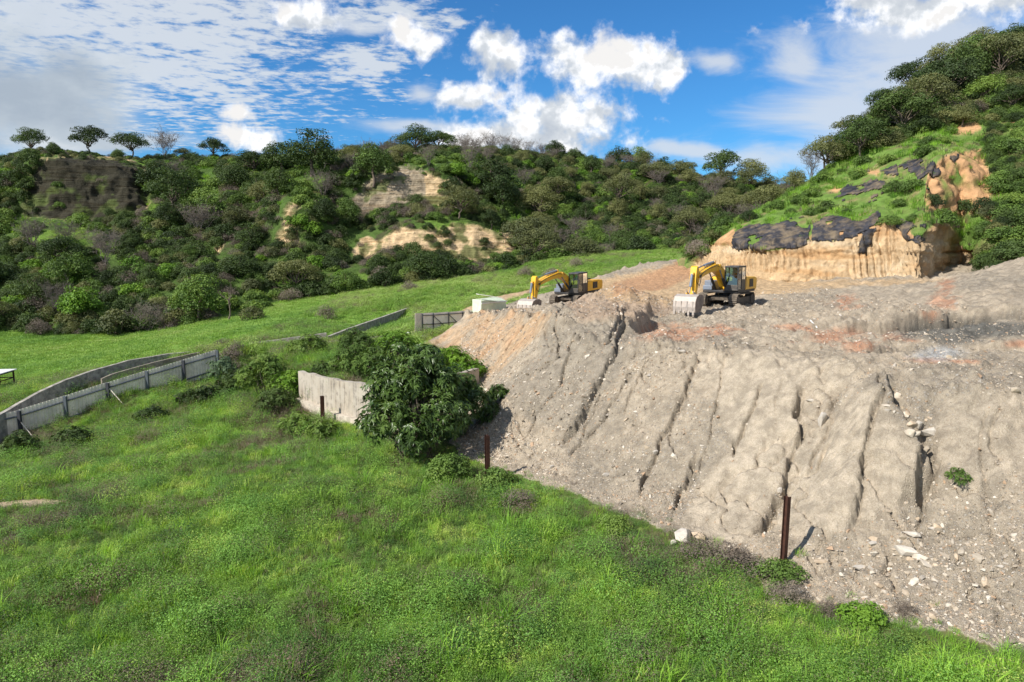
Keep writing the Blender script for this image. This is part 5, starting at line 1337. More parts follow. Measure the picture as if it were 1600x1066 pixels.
def wall_obj(name, path, tops, depth, th, m, label=None, cat=None, parent=None, **k):
    base = [float(hz(p[0], p[1]))-depth for p in path]
    V, Fq = wall_strip(path, tops, base, th, **k); o = link(name, mesh_np(name, V, Fq, [m]), parent)
    return tag(o, label, cat, kind='thing')
cw = empty('concrete_wall', (0, 0, 0), 0, 'broken retaining wall of streaked pale concrete half hidden by the large bush', 'wall')
WT = [2.05, 2.2, 2.45, 2.7, 2.65]
V, Fq = wall_strip(WALL, WT, [-1.2]*5, .34, .10, 3, .15); link('wall_slab', mesh_np('wall_slab', V, Fq, [M_stain]), cw)
W2 = [(a-.17, b-.22) for a, b in WALL[:3]]
V, Fq = wall_strip(W2, [.35, .22, .20], [-1.2]*3, .42, .04, 4, .2); link('footing', mesh_np('footing', V, Fq, [M_foot]), cw)
def pth(l): return [tuple(at(px, py, Y)) for px, py, Y in l]
cp = pth([(-40,668,41),(20,635,44.5),(60,612,46.5),(100,594,48.5),(140,580,51),(200,563,54),(260,553,56.5),(330,546,58.5),(400,535,59),(510,520,60.5)])
wall_obj('channel_wall', [(p[0], p[1]) for p in cp], [p[2] for p in cp], .6, .28, M_conc, 'long curving grey concrete wall between the sheet fence and the bright field', 'wall', jit=.03, seed=5)
cp = pth([(514,525,60.8),(545,513,65),(580,501,72),(612,490,80),(640,480,88)])
wall_obj('road_wall', [(p[0], p[1]) for p in cp], [p[2] for p in cp], .6, .28, M_conc, 'straight grey concrete wall rising to the right beside the sandy road', 'wall', jit=.02, seed=6)
cp = pth([(445,541,57.2),(510,534,58.5),(580,527,60.3),(646,518,62)])
wall_obj('road_kerb', [(p[0], p[1]) for p in cp], [p[2] for p in cp], .4, .24, M_kerb, 'low brownish kerb wall on the near side of the road, above the terrace', 'kerb', jit=.03, seed=7)
cp = pth([(158,592,50.3),(176,584,51),(200,577,52),(240,566,53.5),(275,558,55),(312,550,56.5)])
wall_obj('road_kerb', [(p[0], p[1]) for p in cp], [p[2] for p in cp], .4, .18, M_kerb, 'thin pale kerb just behind the middle of the sheet fence', 'kerb', jit=.02, seed=8)

def sheet_panel(p, q, z0, z1, seed):
    """one bay of ribbed sheet; p,q xy; z0,z1 = (left,right) bottoms and tops"""
    L = math.hypot(q[0]-p[0], q[1]-p[1]); n = int(L/.055); u = np.linspace(0, 1, n); x, y = p[0]+(q[0]-p[0])*u, p[1]+(q[1]-p[1])*u
    nx, ny = (q[1]-p[1])/L, -(q[0]-p[0])/L; r = (np.abs(((u*L/.22) % 1)-.5) < .22)*.028
    x, y = x+nx*r, y+ny*r; V = []
    for f in (0, .33, .66, 1): V.append(np.stack([x+nx*.02*math.sin(f*3+seed), y, z0[0]+(z0[1]-z0[0])*u+f*((z1[0]-z0[0])*(1-u)+(z1[1]-z0[1])*u)], 1))
    return mesh_np('sheet_panel', np.concatenate(V), grid_faces(4, n), [M_zinc])
def hoarding():
    e = empty('sheet_fence', (0, 0, 0), 0, 'long grey corrugated metal hoarding leaning along the left edge of the meadow', 'fence')
    A = np.array([-36.2, 40.1]); B = np.array([-23.7, 54.1]); n = 7
    P = [A+(B-A)*i/n for i in range(n+1)]; d = (B-A)/np.linalg.norm(B-A); nn = np.array([d[1], -d[0]])
    top = [float(np.interp(p[1], [40, 44, 49, 54, 55.1], [-1.05, -.52, .82, 2.03, 2.15])) for p in P]; bot = [t-2.15 for t in top]
    for i in range(n):
        me = sheet_panel(P[i], P[i+1], (bot[i], bot[i+1]), (top[i]+.03*random.uniform(-1, 1), top[i+1]+.03*random.uniform(-1, 1)), i)
        o = link('sheet_panel', me, e); s = o.modifiers.new('t', 'SOLIDIFY'); s.thickness = .004
        for h in (.55, 1.75):
            a, b = P[i]+nn*.085, P[i+1]+nn*.085
            MB().tube([(a[0], a[1], bot[i]+h), (b[0], b[1], bot[i+1]+h)], .055, 6).build('rail', M_pipe, e)
    for i in range(n+1):
        a = P[i]+nn*.17; o = MB().box(-.07, .07, -.07, .07, 0, 1).build('post', M_pipe if i % 2 else M_darksteel, e)
        o.location = (a[0], a[1], bot[i]-.3); o.scale = (1.3, 1.3, 2.4)
    for t in (1.98, 4.02):
        i = int(t); a = P[i]+(P[i+1]-P[i])*(t-i)+nn*.08; zt = top[i]-.35; q = a+nn*1.25+d*.55
        MB().tube([(a[0], a[1], zt), (q[0], q[1], float(hz(q[0], q[1]))-.1)], .028, 6).build('brace', M_zinc, e)
hoarding()
def gate_fence():
    e = empty('gate_fence', (0, 0, 0), 0, 'grey sheet metal barrier on a dark frame beside the sandy road', 'fence')
    pts = [at(648, 491, 61.6), at(659, 491, 62.2), at(676, 490.5, 63.3), at(700, 489, 65), at(722, 487.5, 67), at(742, 486, 69)]
    for i in range(5):
        p, q = pts[i], pts[i+1]; zb = 2.05
        d = Vector((q[0]-p[0], q[1]-p[1], 0)).normalized(); nn = Vector((d.y, -d.x, 0))
        mb = MB(); mb.bar((p[0], p[1], (p[2]+zb)/2-.1), (q[0], q[1], (q[2]+zb)/2-.1), .02, p[2]-zb+.35); mb.build('sheet_panel', M_zinc if i == 0 else M_zinc2, e)
        if i:
            for z in (p[2]-.12, p[2]-.95, p[2]-1.7): MB().bar(Vector((p[0], p[1], z))+nn*.06, Vector((q[0], q[1], z-(p[2]-q[2])))+nn*.06, .06).build('rail', M_darksteel, e)
            MB().bar(Vector((p[0], p[1], zb-.5))+nn*.10, Vector((p[0], p[1], p[2]+.05))+nn*.10, .08).build('post', M_darksteel, e)
            if i == 2 or i == 3: MB().bar(Vector((p[0], p[1], p[2]-.15))+nn*.09, Vector(((q[0]), (q[1]), zb+.3))+nn*.09, .045).build('brace', M_darksteel, e)
gate_fence()
M_pale = mat('pale_green_sheet', (.62,.70,.52), .6, var=.1, scale=2, dirt=(.45,.42,.33), dirt_amt=.4)
M_white = mat('chalky_white', (.72,.72,.70), .7, var=.08, scale=3, dirt=(.45,.40,.33), dirt_amt=.4)
def pale_box():
    p = at(738, 484, 68.5); q = at(752, 484, 68.0); s = at(791, 468, 72.0); z0 = p[2]-.5
    e = empty('metal_box', tuple(p), 0, 'pale green metal box with a propped up lid behind the edge of the spoil heap', 'container')
    o = Vector(p); Lq = Vector(q)-o; Ls = Vector((s[0], s[1], p[2]))-Vector((q[0], q[1], p[2]))
    mb = MB(); h = 1.05
    a = Vector((0, 0, -.4)); b = Vector((Lq.x, Lq.y, -.4)); c = b+Vector((Ls.x, Ls.y, 0)); d = c-b
    V = [a, b, c, d, a+Vector((0,0,h+.4)), b+Vector((0,0,h+.3)), c+Vector((0,0,h)), d+Vector((0,0,h))]
    mb.add(V, [(0,3,2,1),(4,5,6,7),(0,1,5,4),(1,2,6,5),(2,3,7,6),(3,0,4,7)]); mb.build('body', M_pale, e, bevel=.03)
    mb = MB(); mb.bar(b+Vector((.05,-.03,h+.0)), c+Vector((.1,-.03,h-.05)), .05, .12); mb.build('edge_rail', M_white, e)
    mb = MB(); t = Vector((0, 0, h+.38)); mb.bar(t+Vector((.5,.25,.12)), t+Vector((3.1,1.2,-.35)), .9, .05); mb.build('lid', M_zinc2, e)
pale_box()
def white_block():
    x, y = at(640, 524, 61)[:2]
    mb = MB(); mb.prism([(-.55,-.2),(.55,-.2),(.42,.42),(-.1,.52),(-.45,.40)], -.25, .25); o = mb.build('concrete_block', M_white, None, bevel=.05)
    o.location = (x, y, float(hz(x, y))); o.rotation_euler = (0, 0, .2); tag(o, 'white concrete block lying on the road edge before the grey barrier', 'block')
    mb = MB(); mb.prism([(-.3,-.1),(.3,-.1),(.22,.25),(-.2,.22)], -.2, .2); o = mb.build('white_sack', M_white, None, bevel=.06)
    x, y = at(661, 528, 60)[:2]; o.location = (x, y, float(hz(x, y))+.05); tag(o, 'small white sack in the grass below the grey barrier', 'sack')
white_block()
def shelter():
    p = at(-14, 612, 58); g = float(hz(p[0], p[1])); e = empty('shelter_frame', (p[0]-.6, p[1], g), .12, 'rusty steel frame shelter with a whitish roof cut off by the left picture edge', 'shelter')
    for x in (-2.6, -1.2, .3, 1.9):
        for y in (-1, 1): MB().bar((x, y, -.2), (x, y, 1.75), .10).build('post', M_rust, e)
    for z in (.5, 1.15, 1.7):
        for y in (-1, 1): MB().bar((-2.65, y-.01*y, z), (1.95, y-.01*y, z), .07).build('rail', M_rust, e)
        MB().bar((1.92, -1, z), (1.92, 1, z), .07).build('rail', M_rust, e)
    MB().box(-2.9, 2.1, -1.25, 1.25, 1.79, 1.86).build('roof', M_white, e, bevel=.01)
    MB().box(1.0, 1.6, -1.06, -1.1, .15, .75).build('panel', mat('blue_grey_panel', (.35,.45,.55), .4), e)
shelter()
def hpost(px, pyb, pyt, label, w=.16, tilt=(0, 0), Y=None):
    if Y is None: x, y, z = onground(px, pyb)
    else: x = float(at(px, pyb, Y)[0]); y = Y; z = float(hz(x, y))
    top = float(at(px, pyt, y)[2]); h = top-z; t = .014
    mb = MB(); mb.box(-w/2, w/2, -w/2, -w/2+t, -.4, h); mb.box(-w/2, w/2, w/2-t, w/2, -.4, h); mb.box(-t/2, t/2, -w/2+t+.001, w/2-t-.001, -.4, h)
    o = mb.build('steel_post', M_rust); o.location = (x, y, z); o.rotation_euler = (tilt[0], tilt[1], .5); tag(o, label, 'post')
hpost(1224, 880, 776, 'tall dark rusty steel post at the foot of the grey slope', .15, (0, .012))
hpost(762, 752, 680, 'dark rusty steel post beside the right side of the large bush', .17, (0, -.01))
hpost(504, 655, 619, 'short black steel post standing against the streaked concrete wall', .20, (0, .01), 39.6)
a = Vector(onground(1266, 504)); b = Vector(onground(1277, 515)); mb = MB(); mb.tube([a+Vector((0,0,.12)), b+Vector((0,0,.05))], .035, 8)
tag(mb.build('white_pipe', M_white), 'short white pipe lying on the orange stained platform', 'pipe')

# ------------------------------------------------------------------ excavators
M_yel = mat('yellow_paint', (.80,.42,.012), .42, 0, .5, .08, 2, dirt=(.50,.32,.09), dirt_amt=.4, dirt_scale=1.8, coat=.15)
M_blk = mat('black_paint', (.022,.023,.026), .5, 0, .4, .3, 3, dirt=(.12,.10,.08), dirt_amt=.4, dirt_scale=2.5)
M_cabp = mat('dark_cab_paint', (.055,.052,.050), .45, 0, .5, .15, 3, dirt=(.15,.12,.09), dirt_amt=.4, dirt_scale=2)
M_trk = mat('muddy_track_steel', (.115,.095,.075), .85, .2, .3, .3, 5, dirt=(.26,.21,.15), dirt_amt=.6, dirt_scale=3, bump=.5, bscale=14)
M_buck = mat('scoured_bucket_steel', (.44,.385,.335), .6, .2, .5, .18, 3, dirt=(.33,.26,.20), dirt_amt=.5, dirt_scale=3)
M_chr = mat('cylinder_grey', (.20,.21,.23), .35, .5, .5, .1, 3)
M_tank = mat('blue_grey_paint', (.17,.20,.25), .5, .1, .4, .15, 2, dirt=(.25,.21,.17), dirt_amt=.4)
M_seat = mat('black_seat_vinyl', (.02, .02, .02), .6)
def glass_mat(name, tint):
    m = bpy.data.materials.new(name); m.use_nodes = True; T = NT(m.node_tree); T.n.clear(); out = T.new('ShaderNodeOutputMaterial')
    g = T.new('ShaderNodeBsdfGlossy'); g.inputs['Roughness'].default_value = .04; g.inputs[0].default_value = (.9, .95, 1, 1)
    t = T.new('ShaderNodeBsdfTransparent'); t.inputs[0].default_value = tint+(1,)
    f = T.new('ShaderNodeFresnel'); f.inputs[0].default_value = 1.6; mx = T.new('ShaderNodeMixShader')
    T.put(mx.inputs[0], T.math('ADD', f.outputs[0], .14)); T.l.new(t.outputs[0], mx.inputs[1]); T.l.new(g.outputs[0], mx.inputs[2]); T.l.new(mx.outputs[0], out.inputs[0]); return m
M_glass = glass_mat('cab_glass', (.42,.66,.66))
def stadium(L, H, n=10):
    r = H/2; pts = []
    for i in range(n+1): a = -math.pi/2+math.pi*i/n; pts.append((L/2-r+r*math.cos(a), r+r*math.sin(a)))
    for i in range(n+1): a = math.pi/2+math.pi*i/n; pts.append((-L/2+r+r*math.cos(a), r+r*math.sin(a)))
    return pts
def plate_along(mb, pts, th, y0, y1):
    """a bent plate following pts in x-z"""
    P = [Vector((a, 0, b)) for a, b in pts]; inner = []
    for i, p in enumerate(P):
        d = (P[min(i+1, len(P)-1)]-P[max(i-1, 0)]).normalized(); nrm = Vector((d.z, 0, -d.x)); inner.append(p+nrm*th)
    for i in range(len(P)-1):
        a, b, c, d = P[i], P[i+1], inner[i+1], inner[i]
        V = [(q.x, yy, q.z) for yy in (y0, y1) for q in (a, b, c, d)]
        mb.add(V, [(0,1,2,3),(7,6,5,4),(0,4,5,1),(1,5,6,2),(2,6,7,3),(3,7,4,0)])
def cyl(mb, p, q, r, n=12): mb.tube([p, q], r, n)
def excavator(loc, heading, label, pitch=0.0, bucket_drop=0.0):
    e = empty('excavator', loc, math.atan2(heading[1], heading[0]), label, 'excavator', 'yellow excavators on the spoil platform'); e.rotation_euler[1] = pitch
    # running gear
    for s in (-1, 1):
        yc = s*1.18; pts = stadium(4.1, .88); mb = MB(); N = len(pts)
        per = []
        for i in range(N):
            a, b = pts[i], pts[(i+1) % N]; L = math.hypot(b[0]-a[0], b[1]-a[1]); k = max(1, round(L/.19))
            for j in range(k): u = (j+.5)/k; per.append((a[0]+(b[0]-a[0])*u, a[1]+(b[1]-a[1])*u, math.atan2(b[1]-a[1], b[0]-a[0])))
        for x, z, t in per:
            c, sn = math.cos(t), math.sin(t); V = []
            for yy in (yc-.3, yc+.3):
                for du, dv in ((-.088, .0), (.088, .0), (.088, -.035), (.0, -.04), (-.06, -.075), (-.088, -.035)):
                    V.append((x+du*c-dv*sn, yy, z+du*sn+dv*c))
            mb.add(V, [(0,1,2,3,4,5),(11,10,9,8,7,6)]+[(i, i+6, (i+1) % 6+6, (i+1) % 6) for i in range(6)])
        tr = mb.build('track', M_trk, e)
        mb = MB(); mb.prism(stadium(3.6, .40), yc-.2, yc+.2); f = mb.build('track_frame', M_blk, tr); f.location = (0, 0, .24)
        for nm, x, r in (('sprocket', -1.62, .36), ('idler', 1.62, .36)):
            mb = MB(); cyl(mb, (x, yc-.26, .44), (x, yc+.26, .44), r, 20); cyl(mb, (x, yc-.29, .44), (x, yc+.29, .44), .16, 12); mb.build(nm, M_trk, tr, bevel=.015)
        for k in range(7): mb = MB(); cyl(mb, (-1.15+k*.38, yc-.24, .17), (-1.15+k*.38, yc+.24, .17), .12, 12); mb.build('roller', M_trk, tr)
    mb = MB(); mb.box(-1.0, 1.0, -.95, .95, .38, .72); mb.bar((.7,-.5,.5), (1.25,-1.0,.45), .35, .25); mb.bar((.7,.5,.5), (1.25,1.0,.45), .35, .25); mb.build('undercarriage', M_trk, e, bevel=.04)
    mb = MB(); cyl(mb, (0,0,.7), (0,0,1.0), .62, 28); mb.build('turntable', M_blk, e)
    # upper structure
    mb = MB(); mb.box(-2.45, 1.45, -1.33, 1.33, .98, 1.16); mb.build('deck', M_blk, e, bevel=.03)
    mb = MB(); mb.prism([(-2.5,1.17),(-.12,1.17),(-.12,2.02),(-.3,2.1),(-2.35,2.1),(-2.5,2.0)], -1.34, 1.34); b = mb.build('engine_house', M_yel, e, bevel=.05)
    mb = MB(); mb.box(-1.9, -1.05, 1.342, 1.36, 1.35, 1.95); [mb.box(-1.85, -1.1, 1.361, 1.38, 1.4+i*.09, 1.44+i*.09) for i in range(6)]; mb.build('vent_grille', M_blk, b)
    mb = MB(); mb.box(-2.1, -.9, -.8, .5, 2.1, 2.22); mb.build('engine_hood', M_blk, b, bevel=.04)
    mb = MB(); cyl(mb, (-1.5, -.95, 2.1), (-1.5, -.95, 2.55), .07, 10); mb.build('exhaust', M_blk, b)
    mb = MB(); mb.prism([(-3.0,1.15),(-2.52,1.0),(-2.52,2.06),(-2.85,2.06),(-3.08,1.85)], -1.3, 1.3); mb.build('counterweight', M_yel, e, bevel=.12)
    mb = MB(); mb.box(-.1, 1.15, -1.34, -.55, 1.17, 1.85); mb.box(1.16, 1.5, -1.32, -.62, 1.17, 1.5); mb.build('tool_box', M_tank, e, bevel=.05)
    # cab
    x0, x1, y0, y1, z0, z1 = -.08, 1.62, .36, 1.36, 1.17, 2.95; zs = 1.62
    mb = MB(); mb.box(x0, x1, y0, y1, z0, z0+.10); mb.box(x0, x0+.06, y0, y1, z0+.1, z1-.1); mb.box(x0+.06, .78, y1-.05, y1, z0+.1, zs+.35); mb.box(x0+.06, x1-.06, y0, y0+.05, z0+.1, zs+.2)
    mb.box(x1-.06, x1, y0, y1, z0+.1, z0+.42)
    c = mb.build('cab', M_cabp, e, bevel=.015)
    mb = MB(); mb.prism([(x0-.02,z1-.1),(x1-.02,z1-.1),(x1+.03,z1-.07),(x1-.12,z1+.03),(x0+.05,z1+.03)], y0-.02, y1+.02); mb.build('cab_roof', M_cabp, c, bevel=.02)
    for (px_, py_) in ((x1-.03, y0+.035), (x1-.03, y1-.035), (.78, y1-.03), (.78, y0+.03)):
        mb = MB(); mb.bar((px_, py_, z0+.1), (px_-(.05 if px_ > 1 else 0), py_, z1-.1), .07); mb.build('pillar', M_blk, c)
    mb = MB(); mb.bar((x1-.02, y0+.07, 2.3), (x1-.02, y1-.07, 2.3), .03); mb.bar((.82, y1-.02, 1.95), (x1-.08, y1-.02, 1.95), .035); mb.build('window_bar', M_blk, c)
    def pane(V): mb = MB(); mb.add(V, [(0,1,2,3)]); mb.build('window', M_glass, c)
    pane([(x1-.02,y0+.07,z0+.42),(x1-.02,y1-.07,z0+.42),(x1-.07,y1-.07,z1-.1),(x1-.07,y0+.07,z1-.1)])
    pane([(.81,y1-.02,z0+.1),(x1-.07,y1-.02,z0+.1),(x1-.1,y1-.02,z1-.1),(.81,y1-.02,z1-.1)])
    pane([(x0+.06,y1-.02,zs+.36),(.75,y1-.02,zs+.36),(.75,y1-.02,z1-.1),(x0+.06,y1-.02,z1-.1)])
    pane([(x0+.06,y0+.02,zs+.2),(x1-.08,y0+.02,zs+.2),(x1-.1,y0+.02,z1-.1),(x0+.06,y0+.02,z1-.1)])
    mb = MB(); mb.box(.25, .75, .6, 1.1, 1.3, 1.75); mb.prism([(.18,1.75),(.36,1.75),(.26,2.4),(.14,2.4)], .6, 1.1); mb.build('seat', M_seat, c, bevel=.04)
    mb = MB(); mb.bar((1.62,1.42,2.2),(1.75,1.55,2.25),.025); mb.box(1.72,1.75,1.45,1.62,2.05,2.4); mb.build('mirror', M_blk, c)
    mb = MB(); mb.tube([(.1,1.38,1.2),(.1,1.46,1.35),(.1,1.46,2.2),(.1,1.38,2.3)], .018, 6); mb.tube([(1.5,-.7,1.5),(1.5,-.7,2.1),(.4,-.9,2.2),(-.1,-.9,2.1)], .02, 6); mb.build('handrail', M_blk, e)
    keep = [o for o in e.children]
    # boom, arm, bucket: profile points in x-z
    bo = [(.55,1.42),(.95,1.40),(1.75,2.45),(3.0,3.02),(4.4,2.92),(6.55,2.44),(6.78,2.62),(6.6,2.86),(4.6,3.42),(3.3,3.66),(2.45,3.6),(1.5,3.0)]
    mb = MB(); mb.prism(bo, -.31, .31); b = mb.build('boom', M_yel, e, bevel=.03)
    mb = MB(); mb.box(-.15,.15,-.37,.37,-.32,.32); q = mb.build('boom_bracket', M_yel, b, bevel=.05); q.location = (2.7, 0, 3.3); q.rotation_euler = (0, -.3, 0)
    mb = MB(); cyl(mb, (.72,-.4,1.6), (.72,.4,1.6), .13); cyl(mb, (6.6,-.34,2.64), (6.6,.34,2.64), .12); mb.build('pin', M_blk, b)
    for s in (-1, 1):
        mb = MB(); cyl(mb, (1.3, s*.42, 1.15), (2.3, s*.42, 2.25), .10); cc = mb.build('boom_cylinder', M_blk, b); mb = MB(); cyl(mb, (2.3, s*.42, 2.25), (2.95, s*.42, 3.05), .05); mb.build('piston_rod', M_chr, cc)
    mb = MB(); cyl(mb, (3.15,0,3.84), (5.0,0,3.56), .115); cc = mb.build('arm_cylinder', M_tank, b); mb = MB(); cyl(mb, (5.0,0,3.56), (6.72,0,3.28), .05); mb.build('piston_rod', M_chr, cc)
    mb = MB(); mb.prism([(2.95,3.6),(3.3,3.6),(3.2,3.95),(3.05,3.95)], -.12, .12); mb.build('cylinder_lug', M_yel, b)
    ar = [(6.35,2.55),(6.55,2.2),(6.95,1.18),(7.12,.98),(7.28,1.06),(7.18,1.7),(7.12,2.6),(6.98,3.3),(6.80,3.42),(6.58,3.25)]
    mb = MB(); mb.prism(ar, -.23, .23); a = mb.build('arm', M_yel, e, bevel=.025)
    mb = MB(); cyl(mb, (7.27,0,2.85), (7.50,0,1.95), .10); cc = mb.build('bucket_cylinder', M_tank, a); mb = MB(); cyl(mb, (7.50,0,1.95), (7.60,0,1.50), .045); mb.build('piston_rod', M_chr, cc)
    mb = MB(); mb.prism([(7.15,2.75),(7.34,2.8),(7.3,2.95),(7.05,2.95)], -.1, .1); mb.build('cylinder_lug', M_yel, a)
    mb = MB()
    for s in (-1, 1): mb.bar((7.18, s*.24, 1.28), (7.62, s*.24, 1.52), .05, .12); mb.bar((7.62, s*.2, 1.52), (7.62, s*.2, 1.22), .05, .1)
    mb.build('linkage', M_yel, a)
    mb = MB(); mb.tube([(2.2,.30,3.3),(3.4,.31,3.5),(5.4,.31,3.15),(6.4,.34,2.75),(6.6,.36,2.1),(6.75,.34,1.75),(6.95,.25,2.1),(6.95,.2,2.6)], .028, 6); mb.build('hose', M_blk, e, smooth=True)
    # fold the boom and arm into the pose of the photograph
    def remap(o, fn):
        M = o.matrix_basis.copy(); Mi = M.inverted()
        for v in o.data.vertices: v.co = Mi @ Vector(fn(*(M @ v.co)))
        for ch in o.children: remap(ch, fn)
    fb = lambda x, y, z: (x*.95, y, z if z < 1.5 else 1.5+(z-1.5)*.76)
    fa = lambda x, y, z: (x*.95, y, .74+(z-.98)*.95)
    for o in e.children:
        if o in keep: continue
        remap(o, fa if o.name.startswith('arm') else fb)
    D = -bucket_drop; w = .78; mb = MB(); out = [(7.0,1.22),(7.35,1.40),(7.85,1.42),(8.25,1.28),(8.45,.98),(8.50,.6),(8.46,.26)]; kb = list(e.children)
    plate_along(mb, out, .035, -w, w)
    b = mb.build('bucket', M_buck, e)
    for s in (-1, 1): mb = MB(); mb.prism(out+[(7.55,.22),(7.1,.75)], s*w-.02, s*w+.02); mb.build('side_plate', mat('bucket_side_steel', (.24,.19,.155), .7, .2, .3, .25, 3) if 'bucket_side_steel' not in bpy.data.materials else bpy.data.materials['bucket_side_steel'], b, bevel=.008)
    for k in range(4): mb = MB(); mb.box(8.475, 8.515, -.60+k*.4-.03, -.60+k*.4+.03, .3, 1.0); mb.build('wear_strip', M_buck, b)
    for k in range(5):
        y = -.66+k*.33; mb = MB(); mb.prism([(8.40,.34),(8.53,.34),(8.54,.1),(8.47,-.06),(8.40,.1)], y-.065, y+.065); mb.build('tooth', M_buck, b, bevel=.012)
    for s in (-1, 1): mb = MB(); mb.prism([(6.98,1.1),(7.6,1.42),(7.62,1.64),(7.1,1.44)], s*.24-.03, s*.24+.03); mb.build('bucket_ear', M_buck, b)
    for o in e.children:
        if o not in kb: o.location = (-.37, 0, -.24)
    return e
def set_exc(x, y, hd, label, pitch, dz=0):
    return excavator((x, y, float(hz(x, y))+dz), hd, label, pitch)
set_exc(16.35, 52.0, (-.60, -.80), 'yellow excavator standing in the open before the tan cut face, seen with both tracks', .0, .02)
set_exc(5.9, 64.0, (-.60, -.80), 'yellow excavator half hidden behind a spoil pile beside the green bank', R(2.6), .05)

# ------------------------------------------------------------------ stones
def rock_mesh(name, seed, m, npt=16, flat=.6, sub=False):
    r = np.random.default_rng(seed); p = sph(r, npt)*r.uniform(.75, 1.05, npt)[:, None]*[1, r.uniform(.65, .95), flat*r.uniform(.8, 1.1)]
    bm = bmesh.new(); [bm.verts.new(tuple(q)) for q in p*.5]
    res = bmesh.ops.convex_hull(bm, input=bm.verts); bmesh.ops.delete(bm, geom=[v for v in bm.verts if not v.link_faces], context='VERTS')
    if sub:
        bmesh.ops.bevel(bm, geom=list(bm.edges), offset=.03, segments=1, affect='EDGES', clamp_overlap=True)
    me = bpy.data.meshes.new(name); bm.to_mesh(me); bm.free(); me.materials.append(m); return me
def stone_mat(name, cols):
    m = bpy.data.materials.new(name); m.use_nodes = True; T = NT(m.node_tree); b = T.n['Principled BSDF']
    oi = T.new('ShaderNodeObjectInfo').outputs['Random']; geo = T.new('ShaderNodeNewGeometry').outputs['Position']; n = T.noise(geo, 6, 5, .6)
    c = T.ramp(oi, [((i+.0)/len(cols), tuple(q)+(1,)) for i, q in enumerate(cols)], 'CONSTANT')
    c = T.mix(T.smooth(n, .35, .7), T.mix(1.0, c, (.80,.76,.70,1), 'MULTIPLY'), c)
    T.put(b.inputs['Base Color'], c); b.inputs['Roughness'].default_value = .85; b.inputs['Specular IOR Level'].default_value = .2
    bp = T.new('ShaderNodeBump'); bp.inputs['Strength'].default_value = .4; bp.inputs['Distance'].default_value = .02; T.put(bp.inputs['Height'], n); T.put(b.inputs['Normal'], bp.outputs[0]); return m
M_peb = stone_mat('mixed_gravel', [(.36,.30,.235),(.46,.39,.30),(.42,.35,.27),(.54,.47,.38),(.27,.235,.19),(.44,.31,.21),(.62,.56,.48),(.38,.345,.30)])
M_rock = stone_mat('pale_stone', [(.54,.48,.40),(.46,.395,.31),(.60,.55,.47),(.40,.35,.285),(.52,.42,.31)])
M_brock = mat('near_white_stone', (.52,.47,.40), .85, var=.2, scale=3, dirt=(.42,.35,.27), dirt_amt=.6, dirt_scale=2.5, bump=.5, bscale=14)
def gravel():
    ms = [rock_mesh('pebble', 900+i, M_peb, 9, .6) for i in range(8)]
    n = 400000; x = rng.uniform(-4, 27, n); y = rng.uniform(13, 60, n); z = hz(x, y); px, py = proj(x, y, z)
    i = np.clip(np.searchsorted(gx, x)-1, 0, len(gx)-2); j = np.clip(np.searchsorted(gy, y)-1, 0, len(gy)-2)
    t = TT[j, i]; cav = CAV[j, i]; st = stone[j, i]; ins = DT[j, i] > .15; sm = SMOOTHZ[j, i]
    dens = (.20+.75*np.clip(st, 0, 1)+1.2*cav+.9*np.exp(-((t-.12)/.16)**2)+.35*sstep(t, .0, .02)*(1-sstep(t, .3, .5)))*(1-.93*sm*(cav < .25))
    dens *= .35+.65*sstep(fbm(x*.9, y*.9, seed=880), -.3, .3)
    right = inpoly(px, py, [(1280,845),(1400,790),(1440,760),(1470,700),(1500,760),(1600,760),(1600,1010),(1400,990),(1250,930)]); dens = np.where(right, dens+.55, dens)
    dens = np.where(t > 1.0, dens*.5, dens)
    k = ins & (rng.random(n) < dens*.62) & view(x, y, z, 20)
    x, y, z, t, cav = x[k], y[k], z[k], t[k], cav[k]; m = len(x)
    s = np.exp(rng.normal(size=m)*.55)*.058*(1+.35*(y > 30)); s = np.clip(s, .028, .34)
    return scatter('gravel', np.stack([x, y, z+s*.04], 1), s, rng.integers(0, 8, m), ms, 'grey and tan gravel strewn over the spoil slope and platform', 'gravel', tilt=.5)
gravel()
RK = [rock_mesh('stone', 950+i, M_rock, 15, .62, True) for i in range(7)]
RB = [rock_mesh('boulder', 980+i, M_brock, 22, .78, True) for i in range(4)]
def boulder(px, py, w, label, asp=(1, .8, .6), rz=0.0, i=0, name='boulder', sink=.0, me=None):
    x, y, z = onground(px, py); s = w*y/F/.93
    o = link(name, me or RB[i % 4]); o.location = (x, y, z+s*asp[2]*(.20-sink)); o.scale = (s*asp[0], s*asp[1], s*asp[2]*1.2); o.rotation_euler = (.1, .05, rz); tag(o, label, 'rock'); return o
boulder(1070, 842, 52, 'large pale rough boulder at the toe of the slope left of the tall post', (1, .8, .45), .4, 0)
boulder(1052, 851, 20, 'small pale rock touching the left side of the large pale boulder', (1,.8,.6), 1.2, 1)
boulder(1091, 843, 30, 'grey angular rock on the right of the large pale boulder', (1,.8,.9), 2.2, 2, me=RK[1])
boulder(1243, 929, 36, 'smooth oval whitish boulder half buried beside the grass edge', (1,.7,.5), .0, 3)
boulder(1451, 686, 30, 'big white rock wedged in the deep gully on the right', (1.1,.8,.9), .3, 1)
boulder(1436, 668, 20, 'pale rounded rock above the big white rock in the deep gully', (1,.8,.8), 1.0, 2)
boulder(1424, 682, 26, 'grey rock in the gully left of the big white rock', (1,.8,.9), 1.8, 0, me=RK[3])
boulder(1419, 650, 17, 'tan rock at the upper end of the right gully', (1,.9,.8), .8, 0, me=RK[0])
boulder(1447, 712, 20, 'brown rock under the big white rock', (.8,.8,1.2), .8, 0, me=RK[4])
